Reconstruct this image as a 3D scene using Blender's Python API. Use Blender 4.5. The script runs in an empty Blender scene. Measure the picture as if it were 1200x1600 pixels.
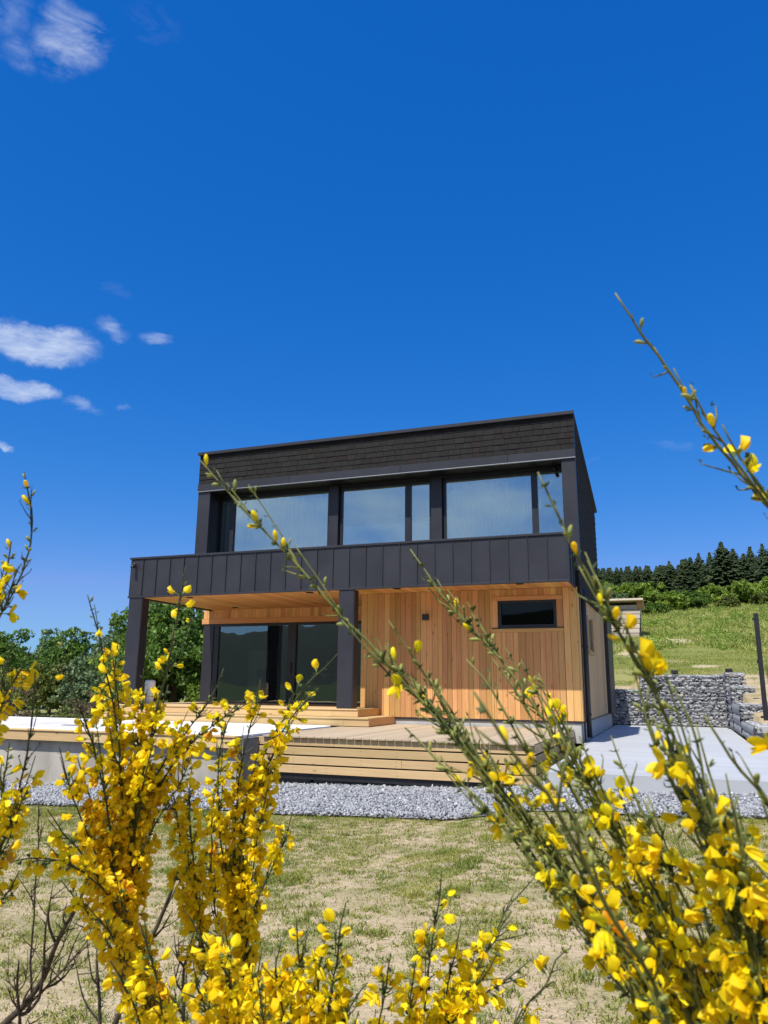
import bpy, math, random
import numpy as np
from mathutils import Vector, Matrix

SC = bpy.context.scene
COL = SC.collection
RNG = np.random.default_rng(7)
random.seed(5)

# ------------------------------------------------------------------ camera
cam_d = bpy.data.cameras.new('camera')
cam = bpy.data.objects.new('camera', cam_d)
COL.objects.link(cam)
SC.camera = cam
cam_d.sensor_fit = 'VERTICAL'
cam_d.sensor_height = 36.0
cam_d.sensor_width = 27.0
cam_d.lens = 1191.05 / 1600 * 36.0
cam_d.clip_start = 0.05
cam_d.clip_end = 6000
cam_d.dof.use_dof = True
cam_d.dof.focus_distance = 9.0
cam_d.dof.aperture_fstop = 16.0
_r = Vector((0.93622673, 0.35127579, 0.0092102))
_u = Vector((0.07026619, -0.21282702, 0.97456007))
_f = Vector((-0.3442995, 0.911762, 0.22393716))
cam.matrix_world = Matrix(((_r.x, _u.x, -_f.x, 0), (_r.y, _u.y, -_f.y, 0), (_r.z, _u.z, -_f.z, 0), (0, 0, 0, 1)))

# ------------------------------------------------------------------ light
SUN = Vector((-0.225, -1.21, 2.11)).normalized()
EL = math.asin(SUN.z)
AZ = math.atan2(SUN.x, SUN.y)
sd = bpy.data.lights.new('sun', 'SUN')
sd.energy = 5.0
sd.angle = math.radians(0.53)
sd.color = (1.0, 0.95, 0.86)
sun = bpy.data.objects.new('sun', sd)
COL.objects.link(sun)
sun.rotation_euler = SUN.to_track_quat('Z', 'Y').to_euler()
SC.view_settings.view_transform = 'Standard'
SC.view_settings.look = 'None'
SC.view_settings.exposure = 0.32
SC.view_settings.gamma = 1.0
SC.view_settings.use_curve_mapping = False
SC.render.engine = 'CYCLES'
SC.cycles.max_bounces = 8
SC.cycles.transparent_max_bounces = 12
SC.cycles.caustics_reflective = False
SC.cycles.caustics_refractive = False

W = bpy.data.worlds.new('World')
SC.world = W
W.use_nodes = True
nt = W.node_tree
nt.nodes.clear()
def N(t, kind, **kw):
    n = t.nodes.new(kind)
    for k, v in kw.items():
        setattr(n, k, v)
    return n
def L(t, a, b):
    t.links.new(a, b)
def MATH(t, op, a, b=None, c=None, clamp=False):
    n = N(t, 'ShaderNodeMath', operation=op, use_clamp=clamp)
    for i, v in enumerate((a, b, c)):
        if v is None: continue
        if isinstance(v, (int, float)): n.inputs[i].default_value = v
        else: L(t, v, n.inputs[i])
    return n.outputs[0]
def MIXC(t, f, a, b, mode='MIX'):
    n = N(t, 'ShaderNodeMix', data_type='RGBA', blend_type=mode)
    for s, v in ((n.inputs[0], f), (n.inputs[6], a), (n.inputs[7], b)):
        if isinstance(v, (int, float)): s.default_value = v
        elif isinstance(v, tuple): s.default_value = v if len(v) == 4 else (*v, 1)
        else: L(t, v, s)
    return n.outputs[2]
sky = N(nt, 'ShaderNodeTexSky', sky_type='NISHITA', sun_disc=False)
sky.sun_elevation = EL
sky.sun_rotation = AZ
sky.altitude = 300
sky.air_density = 1.0
sky.dust_density = 0.35
sky.ozone_density = 3.0
hs = N(nt, 'ShaderNodeHueSaturation')
hs.inputs['Saturation'].default_value = SKY_SAT = 1.30
hs.inputs['Value'].default_value = 1.0
L(nt, sky.outputs[0], hs.inputs['Color'])
sc_ = N(nt, 'ShaderNodeSeparateColor'); L(nt, hs.outputs[0], sc_.inputs[0])
cc_ = N(nt, 'ShaderNodeCombineColor')
for i_, (g_, k_) in enumerate(((1.5, .548), (.75, 1.2), (.537, 2.98))):      # deep, clear-air blue
    ch_ = MATH(nt, 'MULTIPLY', MATH(nt, 'POWER', sc_.outputs[i_], g_), k_)
    if i_ == 0: red_ = ch_
    else:
        L(nt, ch_, cc_.inputs[i_])
        if i_ == 1: L(nt, MATH(nt, 'MINIMUM', red_, MATH(nt, 'MULTIPLY', ch_, .50)), cc_.inputs[0])
tc = N(nt, 'ShaderNodeTexCoord')
def cloud(direction, right, sx, sy, amp):
    c = Vector(direction).normalized(); r = Vector((c.y, -c.x, 0)).normalized(); u = r.cross(c)
    out = []
    for ax, s in ((r, sx), (u, sy)):
        n = N(nt, 'ShaderNodeVectorMath', operation='DOT_PRODUCT')
        L(nt, warp, n.inputs[0]); n.inputs[1].default_value = ax
        d0 = c.dot(ax)
        out.append(MATH(nt, 'POWER', MATH(nt, 'ABSOLUTE', MATH(nt, 'DIVIDE', MATH(nt, 'SUBTRACT', n.outputs['Value'], d0), s)), 2.0))
    n = N(nt, 'ShaderNodeVectorMath', operation='DOT_PRODUCT'); L(nt, warp, n.inputs[0]); n.inputs[1].default_value = c
    front = MATH(nt, 'GREATER_THAN', n.outputs['Value'], 0.0)
    q = MATH(nt, 'SUBTRACT', 1.0, MATH(nt, 'ADD', out[0], out[1]), clamp=True)
    return MATH(nt, 'MULTIPLY', MATH(nt, 'MULTIPLY', q, front), amp)
nz = N(nt, 'ShaderNodeTexNoise'); nz.inputs['Scale'].default_value = 7; nz.inputs['Detail'].default_value = 8; nz.inputs['Roughness'].default_value = .6
L(nt, tc.outputs['Generated'], nz.inputs['Vector'])
sb = N(nt, 'ShaderNodeVectorMath', operation='SUBTRACT'); L(nt, nz.outputs['Color'], sb.inputs[0]); sb.inputs[1].default_value = (.5, .5, .5)
scl = N(nt, 'ShaderNodeVectorMath', operation='SCALE'); L(nt, sb.outputs[0], scl.inputs[0]); scl.inputs['Scale'].default_value = 0.10
ad = N(nt, 'ShaderNodeVectorMath', operation='ADD'); L(nt, tc.outputs['Generated'], ad.inputs[0]); L(nt, scl.outputs[0], ad.inputs[1])
warp = ad.outputs[0]
CL = [((-0.5594, 0.5064, 0.6562), 0.0471, 0.0336, 0.52), ((-0.5990, 0.4794, 0.6414), 0.0291, 0.0185, 0.34), ((-0.5981, 0.4556, 0.6593), 0.0387, 0.0232, 0.32), ((-0.4946, 0.5287, 0.6898), 0.0610, 0.0305, 0.20), ((-0.6777, 0.6232, 0.3902), 0.0746, 0.0299, 0.92), ((-0.5673, 0.7093, 0.4183), 0.0283, 0.0141, 0.50), ((-0.6135, 0.6713, 0.4159), 0.0369, 0.0154, 0.40), ((-0.6977, 0.6341, 0.3334), 0.0525, 0.0195, 0.85), ((-0.6474, 0.6896, 0.3247), 0.0388, 0.0140, 0.42), ((-0.7206, 0.6369, 0.2739), 0.0164, 0.0075, 0.70), ((-0.6030, 0.6534, 0.4577), 0.0350, 0.0137, 0.24), ((0.0115, 0.9539, 0.2999), 0.0470, 0.0094, 0.22), ((-0.0767, 0.9553, 0.2854), 0.0210, 0.0048, 0.18), ((-0.6101, 0.7186, 0.3337), 0.0110, 0.0071, 0.30), ((-0.7027, 0.7096, 0.0505), 0.1814, 0.0151, 0.10)]
tot = None
for (d, sx, sy, a) in CL:
    q = cloud(d, None, sx, sy, a)
    tot = q if tot is None else MATH(nt, 'MAXIMUM', tot, q)
nz2 = N(nt, 'ShaderNodeTexNoise'); nz2.inputs['Scale'].default_value = 15; nz2.inputs['Detail'].default_value = 12; nz2.inputs['Roughness'].default_value = 0.66; nz2.inputs['Distortion'].default_value = 0.4
mp = N(nt, 'ShaderNodeMapping'); mp.inputs['Scale'].default_value = (1, 1, 3.4)
L(nt, tc.outputs['Generated'], mp.inputs['Vector']); L(nt, mp.outputs[0], nz2.inputs['Vector'])
wisp = N(nt, 'ShaderNodeMapRange'); wisp.inputs['From Min'].default_value = 0.34; wisp.inputs['From Max'].default_value = 0.72
L(nt, nz2.outputs['Fac'], wisp.inputs['Value'])
ero = MATH(nt, 'MULTIPLY', MATH(nt, 'SUBTRACT', nz2.outputs['Fac'], .5), MATH(nt, 'MULTIPLY', MATH(nt, 'MINIMUM', MATH(nt, 'MULTIPLY', tot, 3.0), 1.0), 2.3))
cl1 = MATH(nt, 'MULTIPLY', MATH(nt, 'ADD', MATH(nt, 'MULTIPLY_ADD', tot, 1.0, -.12), ero, clamp=True), MATH(nt, 'MINIMUM', MATH(nt, 'MULTIPLY', MATH(nt, 'POWER', tot, 1.3), 1.8), .72))
# scattered broken cloud over the other half of the sky (seen mirrored in the windows)
nz3 = N(nt, 'ShaderNodeTexNoise'); nz3.inputs['Scale'].default_value = 2.6; nz3.inputs['Detail'].default_value = 8; nz3.inputs['Roughness'].default_value = 0.55
mp3 = N(nt, 'ShaderNodeMapping'); mp3.inputs['Scale'].default_value = (1, 1, 2.2)
L(nt, tc.outputs['Generated'], mp3.inputs['Vector']); L(nt, mp3.outputs[0], nz3.inputs['Vector'])
m3 = N(nt, 'ShaderNodeMapRange'); m3.inputs['From Min'].default_value = 0.40; m3.inputs['From Max'].default_value = 0.62
L(nt, nz3.outputs['Fac'], m3.inputs['Value'])
sp = N(nt, 'ShaderNodeSeparateXYZ'); L(nt, tc.outputs['Generated'], sp.inputs[0])
back = N(nt, 'ShaderNodeMapRange'); back.inputs['From Min'].default_value = 0.25; back.inputs['From Max'].default_value = -0.35
L(nt, sp.outputs['Y'], back.inputs['Value'])
cl2 = MATH(nt, 'MULTIPLY', MATH(nt, 'MULTIPLY', m3.outputs[0], back.outputs[0]), 0.8)
cl = MATH(nt, 'MINIMUM', MATH(nt, 'MAXIMUM', cl1, cl2), 0.85)
skycol = MIXC(nt, cl, cc_.outputs[0], (7.4, 8.2, 9.6, 1))
bg = N(nt, 'ShaderNodeBackground'); bg.inputs['Strength'].default_value = 0.084
L(nt, skycol, bg.inputs['Color'])
wo = N(nt, 'ShaderNodeOutputWorld'); L(nt, bg.outputs[0], wo.inputs['Surface'])

# ------------------------------------------------------------------ helpers
def tag(o, label=None, cat=None, group=None, kind=None):
    if label: o['label'] = label
    if cat: o['category'] = cat
    if group: o['group'] = group
    if kind: o['kind'] = kind
    return o
def empty(name, loc, label=None, cat=None, group=None):
    o = bpy.data.objects.new(name, None); o.empty_display_size = 0.2
    o.location = loc; COL.objects.link(o)
    return tag(o, label, cat, group)
def link(name, me, parent=None, loc=None, mat=None, scale=None):
    o = bpy.data.objects.new(name, me); COL.objects.link(o)
    if parent is not None:
        o.parent = parent
        wp = Vector(parent.location)
        if parent.parent is not None: wp = wp + Vector(parent.parent.location)
        o.location = (Vector(loc) if loc is not None else Vector((0, 0, 0))) - wp
    elif loc is not None:
        o.location = loc
    if scale is not None: o.scale = scale
    return o
def np_mesh(name, V, F, mat=None, smooth=False):
    """V (n,3); F (m,k) array of equal-size polygons or list of lists"""
    me = bpy.data.meshes.new(name)
    V = np.asarray(V, dtype=np.float32)
    if isinstance(F, np.ndarray):
        k = F.shape[1]; m = F.shape[0]
        me.vertices.add(len(V)); me.vertices.foreach_set('co', V.ravel())
        me.loops.add(m * k); me.loops.foreach_set('vertex_index', F.astype(np.int32).ravel())
        me.polygons.add(m); me.polygons.foreach_set('loop_start', np.arange(0, m * k, k, dtype=np.int32))
        me.polygons.foreach_set('loop_total', np.full(m, k, dtype=np.int32))
        me.update(calc_edges=True)
    else:
        me.from_pydata([tuple(v) for v in V.tolist()], [], F); me.update()
    if smooth: me.polygons.foreach_set('use_smooth', np.ones(len(me.polygons), dtype=bool))
    if mat:
        for mm in (mat if isinstance(mat, (list, tuple)) else [mat]): me.materials.append(mm)
    return me
class MB:
    def __init__(s): s.v = []; s.f = []; s.sm = []
    def add(s, vs, fs, smooth=False):
        o = len(s.v); s.v += [tuple(map(float, v)) for v in vs]; s.f += [[i + o for i in f] for f in fs]; s.sm += [smooth] * len(fs); return s
    def box(s, x0, x1, y0, y1, z0, z1, bev=0.0):
        x0, x1 = min(x0, x1), max(x0, x1); y0, y1 = min(y0, y1), max(y0, y1); z0, z1 = min(z0, z1), max(z0, z1)
        if bev <= 0:
            v = [(x0, y0, z0), (x1, y0, z0), (x1, y1, z0), (x0, y1, z0), (x0, y0, z1), (x1, y0, z1), (x1, y1, z1), (x0, y1, z1)]
            f = [(0, 3, 2, 1), (4, 5, 6, 7), (0, 1, 5, 4), (1, 2, 6, 5), (2, 3, 7, 6), (3, 0, 4, 7)]
            return s.add(v, f)
        b = min(bev, (x1 - x0) / 2.01, (y1 - y0) / 2.01, (z1 - z0) / 2.01)
        v = []; idx = {}
        for i, (xs, X) in enumerate(((-1, x0), (1, x1))):
            for j, (ys, Y) in enumerate(((-1, y0), (1, y1))):
                for k, (zs, Z) in enumerate(((-1, z0), (1, z1))):
                    for a in range(3):
                        p = [X - xs * b, Y - ys * b, Z - zs * b]; p[a] = (X, Y, Z)[a]
                        idx[(i, j, k, a)] = len(v); v.append(tuple(p))
        f = []
        for a in range(3):
            b1, c1 = [(1, 2), (2, 0), (0, 1)][a]
            for e in (0, 1):
                q = []
                for (m, n) in ((0, 0), (1, 0), (1, 1), (0, 1)):
                    key = [0, 0, 0]; key[a] = e; key[b1] = m; key[c1] = n
                    q.append(idx[(*key, a)])
                f.append(q if e == 1 else q[::-1])
        for a in range(3):
            b1, c1 = [(1, 2), (2, 0), (0, 1)][a]
            for m in (0, 1):
                for n in (0, 1):
                    k0 = [0, 0, 0]; k0[b1] = m; k0[c1] = n; k1 = list(k0); k1[a] = 1
                    q = [idx[(*k0, b1)], idx[(*k1, b1)], idx[(*k1, c1)], idx[(*k0, c1)]]
                    f.append(q if (m == n) == False else q[::-1])
        for i in (0, 1):
            for j in (0, 1):
                for k in (0, 1):
                    q = [idx[(i, j, k, 0)], idx[(i, j, k, 1)], idx[(i, j, k, 2)]]
                    f.append(q if (i + j + k) % 2 == 1 else q[::-1])
        return s.add(v, f)
    def prism(s, poly, axis, a0, a1):
        """poly: 2-D outline; extruded along axis ('X','Y','Z') from a0 to a1"""
        def mk(p, a):
            return (a, p[0], p[1]) if axis == 'X' else ((p[0], a, p[1]) if axis == 'Y' else (p[0], p[1], a))
        n = len(poly); v = [mk(p, a0) for p in poly] + [mk(p, a1) for p in poly]
        f = [list(range(n)), list(range(2 * n - 1, n - 1, -1))] + [[i, i + n, (i + 1) % n + n, (i + 1) % n] for i in range(n)]
        return s.add(v, f)
    def tube(s, pts, rad, n=6, cap=True):
        pts = [Vector(p) for p in pts]; rad = rad if hasattr(rad, '__len__') else [rad] * len(pts)
        t0 = (pts[1] - pts[0]).normalized(); up = Vector((0, 0, 1)) if abs(t0.z) < .9 else Vector((1, 0, 0))
        a = t0.cross(up).normalized(); V = []; F = []
        for i, p in enumerate(pts):
            t = (pts[min(i + 1, len(pts) - 1)] - pts[max(i - 1, 0)])
            t = t.normalized() if t.length > 1e-9 else t0
            a = (a - t * a.dot(t)); a = a.normalized() if a.length > 1e-9 else t.orthogonal().normalized(); b = t.cross(a)
            for k in range(n):
                an = 2 * math.pi * k / n; V.append(p + (a * math.cos(an) + b * math.sin(an)) * rad[i])
        for i in range(len(pts) - 1):
            for k in range(n):
                F.append([i * n + k, i * n + (k + 1) % n, (i + 1) * n + (k + 1) % n, (i + 1) * n + k])
        if cap:
            F.append(list(range(n))[::-1]); F.append([(len(pts) - 1) * n + k for k in range(n)])
        return s.add(V, F, True)
    def lathe(s, prof, c, n=20):
        V = []; F = []
        for r, z in prof:
            for k in range(n):
                an = 2 * math.pi * k / n; V.append((c[0] + r * math.cos(an), c[1] + r * math.sin(an), c[2] + z))
        for i in range(len(prof) - 1):
            for k in range(n): F.append([i * n + k, i * n + (k + 1) % n, (i + 1) * n + (k + 1) % n, (i + 1) * n + k])
        return s.add(V, F, True)
    def mesh(s, name, mat):
        me = bpy.data.meshes.new(name); me.from_pydata(s.v, [], s.f)
        me.polygons.foreach_set('use_smooth', s.sm); me.update()
        import bmesh
        bm = bmesh.new(); bm.from_mesh(me); bmesh.ops.recalc_face_normals(bm, faces=bm.faces); bm.to_mesh(me); bm.free()
        if mat: me.materials.append(mat)
        return me
    def build(s, name, mat, parent=None, **kw):
        # geometry was written in world coordinates: bring it to the object's own origin
        vs = np.array(s.v); c = Vector(((vs.min(0) + vs.max(0)) / 2).tolist()); c.z = float(vs[:, 2].min())
        s.v = [tuple(Vector(v) - c) for v in s.v]
        o = link(name, s.mesh(name, mat), parent, c)
        return tag(o, **kw) if kw else o
def BOX(name, mat, parent, x0, x1, y0, y1, z0, z1, bev=0.0, **kw):
    return MB().box(x0, x1, y0, y1, z0, z1, bev).build(name, mat, parent, **kw)

# ------------------------------------------------------------------ materials
def base_mat(name):
    m = bpy.data.materials.new(name); m.use_nodes = True
    t = m.node_tree; b = t.nodes['Principled BSDF']
    return m, t, b
def mk(name, c1, c2, scale=8, rough=0.7, stretch=(1, 1, 1), bump=0.15, bscale=60, detail=6, vary=0.0, hue=0.0, metal=0.0, spec=0.5, big=0.0, bigscale=0.7, lo=0.35, hi=0.65, dist=0.01):
    m, t, b = base_mat(name)
    geo = N(t, 'ShaderNodeNewGeometry'); oi = N(t, 'ShaderNodeObjectInfo')
    mul = N(t, 'ShaderNodeVectorMath', operation='MULTIPLY'); L(t, geo.outputs['Position'], mul.inputs[0]); mul.inputs[1].default_value = stretch
    vec = mul.outputs[0]
    if vary or hue:
        off = MATH(t, 'MULTIPLY', oi.outputs['Random'], 37.0)
        a = N(t, 'ShaderNodeVectorMath', operation='ADD'); L(t, vec, a.inputs[0]); L(t, off, a.inputs[1]); vec = a.outputs[0]
    n1 = N(t, 'ShaderNodeTexNoise'); n1.inputs['Scale'].default_value = scale; n1.inputs['Detail'].default_value = detail; n1.inputs['Roughness'].default_value = .6
    L(t, vec, n1.inputs['Vector'])
    mr = N(t, 'ShaderNodeMapRange'); mr.inputs['From Min'].default_value = lo; mr.inputs['From Max'].default_value = hi; L(t, n1.outputs['Fac'], mr.inputs['Value'])
    col = MIXC(t, mr.outputs[0], c1, c2)
    if big:
        n2 = N(t, 'ShaderNodeTexNoise'); n2.inputs['Scale'].default_value = bigscale; n2.inputs['Detail'].default_value = 4; L(t, geo.outputs['Position'], n2.inputs['Vector'])
        f = MATH(t, 'MULTIPLY_ADD', MATH(t, 'SUBTRACT', n2.outputs['Fac'], .5), big * 2.5, 1.0)
        cc = N(t, 'ShaderNodeCombineColor'); [L(t, f, cc.inputs[i]) for i in range(3)]
        col = MIXC(t, 1.0, col, cc.outputs[0], 'MULTIPLY')
    if vary or hue:
        h = N(t, 'ShaderNodeHueSaturation'); L(t, col, h.inputs['Color'])
        wn = N(t, 'ShaderNodeTexWhiteNoise', noise_dimensions='1D'); L(t, oi.outputs['Random'], wn.inputs['W'])
        L(t, MATH(t, 'MULTIPLY_ADD', MATH(t, 'SUBTRACT', oi.outputs['Random'], .5), hue, .5), h.inputs['Hue'])
        L(t, MATH(t, 'MULTIPLY_ADD', MATH(t, 'SUBTRACT', wn.outputs['Value'], .5), vary * 2, 1.0), h.inputs['Value'])
        col = h.outputs[0]
    L(t, col, b.inputs['Base Color'])
    b.inputs['Roughness'].default_value = rough; b.inputs['Metallic'].default_value = metal; b.inputs['Specular IOR Level'].default_value = spec
    if bump:
        nb = N(t, 'ShaderNodeTexNoise'); nb.inputs['Scale'].default_value = bscale; nb.inputs['Detail'].default_value = 4; L(t, vec, nb.inputs['Vector'])
        bp = N(t, 'ShaderNodeBump'); bp.inputs['Strength'].default_value = bump; bp.inputs['Distance'].default_value = dist
        L(t, nb.outputs['Fac'], bp.inputs['Height']); L(t, bp.outputs[0], b.inputs['Normal'])
    return m
def wood(name, c1, c2, axis, vary=.16, hue=.03, rough=.62, knots=True, fine=(26, 26, 26)):
    st = list(fine); st['XYZ'.index(axis)] = 1.3
    m, t, b = base_mat(name)
    geo = N(t, 'ShaderNodeNewGeometry'); oi = N(t, 'ShaderNodeObjectInfo')
    mul = N(t, 'ShaderNodeVectorMath', operation='MULTIPLY'); L(t, geo.outputs['Position'], mul.inputs[0]); mul.inputs[1].default_value = st
    a = N(t, 'ShaderNodeVectorMath', operation='ADD'); L(t, mul.outputs[0], a.inputs[0]); L(t, MATH(t, 'MULTIPLY', oi.outputs['Random'], 91.0), a.inputs[1])
    n1 = N(t, 'ShaderNodeTexNoise'); n1.inputs['Scale'].default_value = 1.0; n1.inputs['Detail'].default_value = 8; n1.inputs['Roughness'].default_value = .62; n1.inputs['Distortion'].default_value = .8
    L(t, a.outputs[0], n1.inputs['Vector'])
    mr = N(t, 'ShaderNodeMapRange'); mr.inputs['From Min'].default_value = .3; mr.inputs['From Max'].default_value = .7; L(t, n1.outputs['Fac'], mr.inputs['Value'])
    wn = N(t, 'ShaderNodeTexWhiteNoise', noise_dimensions='1D'); L(t, oi.outputs['Random'], wn.inputs['W'])
    col = MIXC(t, MATH(t, 'ADD', MATH(t, 'MULTIPLY', mr.outputs[0], .62), MATH(t, 'MULTIPLY', wn.outputs['Value'], .38)), c1, c2)
    if knots:
        kv = N(t, 'ShaderNodeVectorMath', operation='MULTIPLY'); L(t, geo.outputs['Position'], kv.inputs[0])
        ks = [7, 7, 7]; ks['XYZ'.index(axis)] = 2.2; kv.inputs[1].default_value = ks
        ka = N(t, 'ShaderNodeVectorMath', operation='ADD'); L(t, kv.outputs[0], ka.inputs[0]); L(t, MATH(t, 'MULTIPLY', oi.outputs['Random'], 53.0), ka.inputs[1])
        vo = N(t, 'ShaderNodeTexVoronoi'); vo.inputs['Scale'].default_value = 1.0; L(t, ka.outputs[0], vo.inputs['Vector'])
        k = N(t, 'ShaderNodeMapRange'); k.inputs['From Min'].default_value = .13; k.inputs['From Max'].default_value = .05; L(t, vo.outputs['Distance'], k.inputs['Value'])
        col = MIXC(t, MATH(t, 'MULTIPLY', k.outputs[0], .75), col, tuple(x * .3 for x in c2))
    h = N(t, 'ShaderNodeHueSaturation'); L(t, col, h.inputs['Color'])
    L(t, MATH(t, 'MULTIPLY_ADD', MATH(t, 'SUBTRACT', oi.outputs['Random'], .5), hue, .5), h.inputs['Hue'])
    L(t, MATH(t, 'MULTIPLY_ADD', MATH(t, 'SUBTRACT', wn.outputs['Value'], .5), -vary * 2, 1.0), h.inputs['Value'])
    L(t, h.outputs[0], b.inputs['Base Color']); b.inputs['Roughness'].default_value = rough; b.inputs['Specular IOR Level'].default_value = .3
    bp = N(t, 'ShaderNodeBump'); bp.inputs['Strength'].default_value = .25; bp.inputs['Distance'].default_value = .004
    L(t, n1.outputs['Fac'], bp.inputs['Height']); L(t, bp.outputs[0], b.inputs['Normal'])
    return m
def leafmat(name, c1, c2, scale=.8, trans=.35, rough=.55, vary=.0):
    m = bpy.data.materials.new(name); m.use_nodes = True; t = m.node_tree; b = t.nodes['Principled BSDF']; o = t.nodes['Material Output']
    geo = N(t, 'ShaderNodeNewGeometry')
    n1 = N(t, 'ShaderNodeTexNoise'); n1.inputs['Scale'].default_value = scale; n1.inputs['Detail'].default_value = 3; L(t, geo.outputs['Position'], n1.inputs['Vector'])
    rnd = geo.outputs['Random Per Island']
    f = MATH(t, 'ADD', MATH(t, 'MULTIPLY', MATH(t, 'SUBTRACT', n1.outputs['Fac'], .3), 1.5), MATH(t, 'MULTIPLY', MATH(t, 'SUBTRACT', rnd, .5), .7), clamp=True)
    col = MIXC(t, f, c1, c2)
    L(t, col, b.inputs['Base Color']); b.inputs['Roughness'].default_value = rough; b.inputs['Specular IOR Level'].default_value = .35
    tr = N(t, 'ShaderNodeBsdfTranslucent'); L(t, col, tr.inputs['Color'])
    mx = N(t, 'ShaderNodeMixShader'); mx.inputs[0].default_value = trans; L(t, b.outputs[0], mx.inputs[1]); L(t, tr.outputs[0], mx.inputs[2]); L(t, mx.outputs[0], o.inputs['Surface'])
    return m
def glassmat(name, refl, tint):
    m = bpy.data.materials.new(name); m.use_nodes = True; t = m.node_tree; t.nodes.clear()
    o = N(t, 'ShaderNodeOutputMaterial'); tr = N(t, 'ShaderNodeBsdfTransparent'); tr.inputs['Color'].default_value = (*tint, 1)
    gl = N(t, 'ShaderNodeBsdfGlossy'); gl.inputs['Roughness'].default_value = 0.0; gl.inputs['Color'].default_value = (.86, .98, .96, 1)
    fr = N(t, 'ShaderNodeFresnel'); fr.inputs['IOR'].default_value = 1.5
    geo = N(t, 'ShaderNodeNewGeometry'); nb = N(t, 'ShaderNodeTexNoise'); nb.inputs['Scale'].default_value = .9; L(t, geo.outputs['Position'], nb.inputs['Vector'])
    bp = N(t, 'ShaderNodeBump'); bp.inputs['Strength'].default_value = .035; bp.inputs['Distance'].default_value = .1; L(t, nb.outputs['Fac'], bp.inputs['Height']); L(t, bp.outputs[0], gl.inputs['Normal'])
    mx = N(t, 'ShaderNodeMixShader'); L(t, MATH(t, 'MULTIPLY_ADD', fr.outputs[0], 1.3, refl, clamp=True), mx.inputs[0]); L(t, tr.outputs[0], mx.inputs[1]); L(t, gl.outputs[0], mx.inputs[2]); L(t, mx.outputs[0], o.inputs['Surface'])
    return m

M = {}
M['metal'] = mk('anthracite_sheet_metal', (.021, .021, .027), (.029, .029, .037), 1.2, .42, bump=.35, bscale=1.1, detail=3, vary=.05, spec=.45, dist=.02)
M['metal_dark'] = mk('dark_sheet_metal', (.018, .018, .022), (.024, .024, .03), 2, .5, bump=.05, vary=.03)
M['frame'] = mk('black_window_frame', (.016, .017, .021), (.022, .023, .028), 3, .38, bump=0)
M['shingle'] = mk('black_bitumen_shingle', (.009, .0085, .009), (.016, .015, .0155), 40, .85, bump=.7, bscale=160, vary=.22, hue=.02, dist=.004, spec=.3)
M['shingle_brown'] = mk('brownish_bitumen_shingle', (.018, .014, .013), (.027, .022, .020), 40, .9, bump=.7, bscale=160, vary=.2, dist=.004, spec=.2)
M['wall_wood'] = wood('larch_cladding_upright', (.70, .395, .155), (.46, .22, .075), 'Z', vary=.17, hue=.02)
M['wood_x'] = wood('larch_board_lengthwise', (.64, .36, .135), (.48, .235, .08), 'X', vary=.1)
M['wood_y'] = wood('larch_board_crosswise', (.66, .35, .115), (.48, .225, .068), 'Y', vary=.12, knots=False)
M['deck_top'] = wood('weathered_deck_board', (.46, .37, .26), (.36, .28, .19), 'Y', vary=.08, hue=.01, rough=.75, knots=False)
M['deck_skirt'] = wood('pale_deck_fascia', (.60, .43, .225), (.46, .31, .145), 'X', vary=.09, hue=.012, rough=.7)
M['side_wood'] = wood('aged_larch_cladding', (.56, .38, .19), (.42, .26, .115), 'Z', vary=.1, hue=.01)
M['old_wood'] = wood('grey_weathered_planks', (.60, .53, .44), (.42, .35, .27), 'X', vary=.2, hue=.02, rough=.8)
M['concrete_pad'] = mk('pale_power_floated_concrete', (.385, .40, .415), (.44, .455, .47), 1.6, .6, stretch=(.35, 2.2, 1), bump=.06, bscale=30, big=.10, bigscale=.5)
M['concrete'] = mk('cast_concrete', (.30, .275, .235), (.43, .40, .35), 1.7, .85, stretch=(1.6, 1, .45), bump=.25, bscale=25, big=.34, bigscale=1.1)
M['plinth'] = mk('grey_plinth_render', (.36, .355, .34), (.44, .435, .42), 3, .85, bump=.2, bscale=40, big=.08)
M['block'] = mk('dark_concrete_block', (.15, .145, .135), (.24, .23, .215), 6, .9, bump=.5, bscale=45, vary=.12)
M['white'] = mk('white_coping', (.78, .78, .76), (.84, .84, .82), 3, .5, bump=.03)
M['cover'] = mk('pale_pool_cover', (.56, .54, .53), (.64, .62, .61), 2, .6, bump=.05)
M['black'] = mk('black_powder_coat', (.010, .010, .012), (.016, .016, .018), 5, .45, bump=0)
M['glass_up'] = glassmat('upper_window_glass', .25, (.86, .97, .97))
M['glass_low'] = glassmat('ground_floor_glass', .10, (.72, .75, .76))
M['glass_small'] = glassmat('small_window_glass', -.035, (.30, .31, .32))
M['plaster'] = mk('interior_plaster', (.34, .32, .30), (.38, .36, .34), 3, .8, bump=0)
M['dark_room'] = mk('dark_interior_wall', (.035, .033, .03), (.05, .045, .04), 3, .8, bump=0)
M['curtain'] = leafmat('white_voile', (.86, .88, .89), (.90, .92, .93), 1, .15, .8)
_t = M['curtain'].node_tree; _o = _t.nodes['Material Output']; _s = _o.inputs['Surface'].links[0].from_socket      # sheer cloth: denser where seen edge-on
_lw = N(_t, 'ShaderNodeLayerWeight'); _lw.inputs['Blend'].default_value = .5
_m = N(_t, 'ShaderNodeMixShader'); L(_t, MATH(_t, 'MULTIPLY_ADD', _lw.outputs['Facing'], .75, .42, clamp=True), _m.inputs[0])
L(_t, N(_t, 'ShaderNodeBsdfTransparent').outputs[0], _m.inputs[1]); L(_t, _s, _m.inputs[2]); L(_t, _m.outputs[0], _o.inputs['Surface'])
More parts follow.
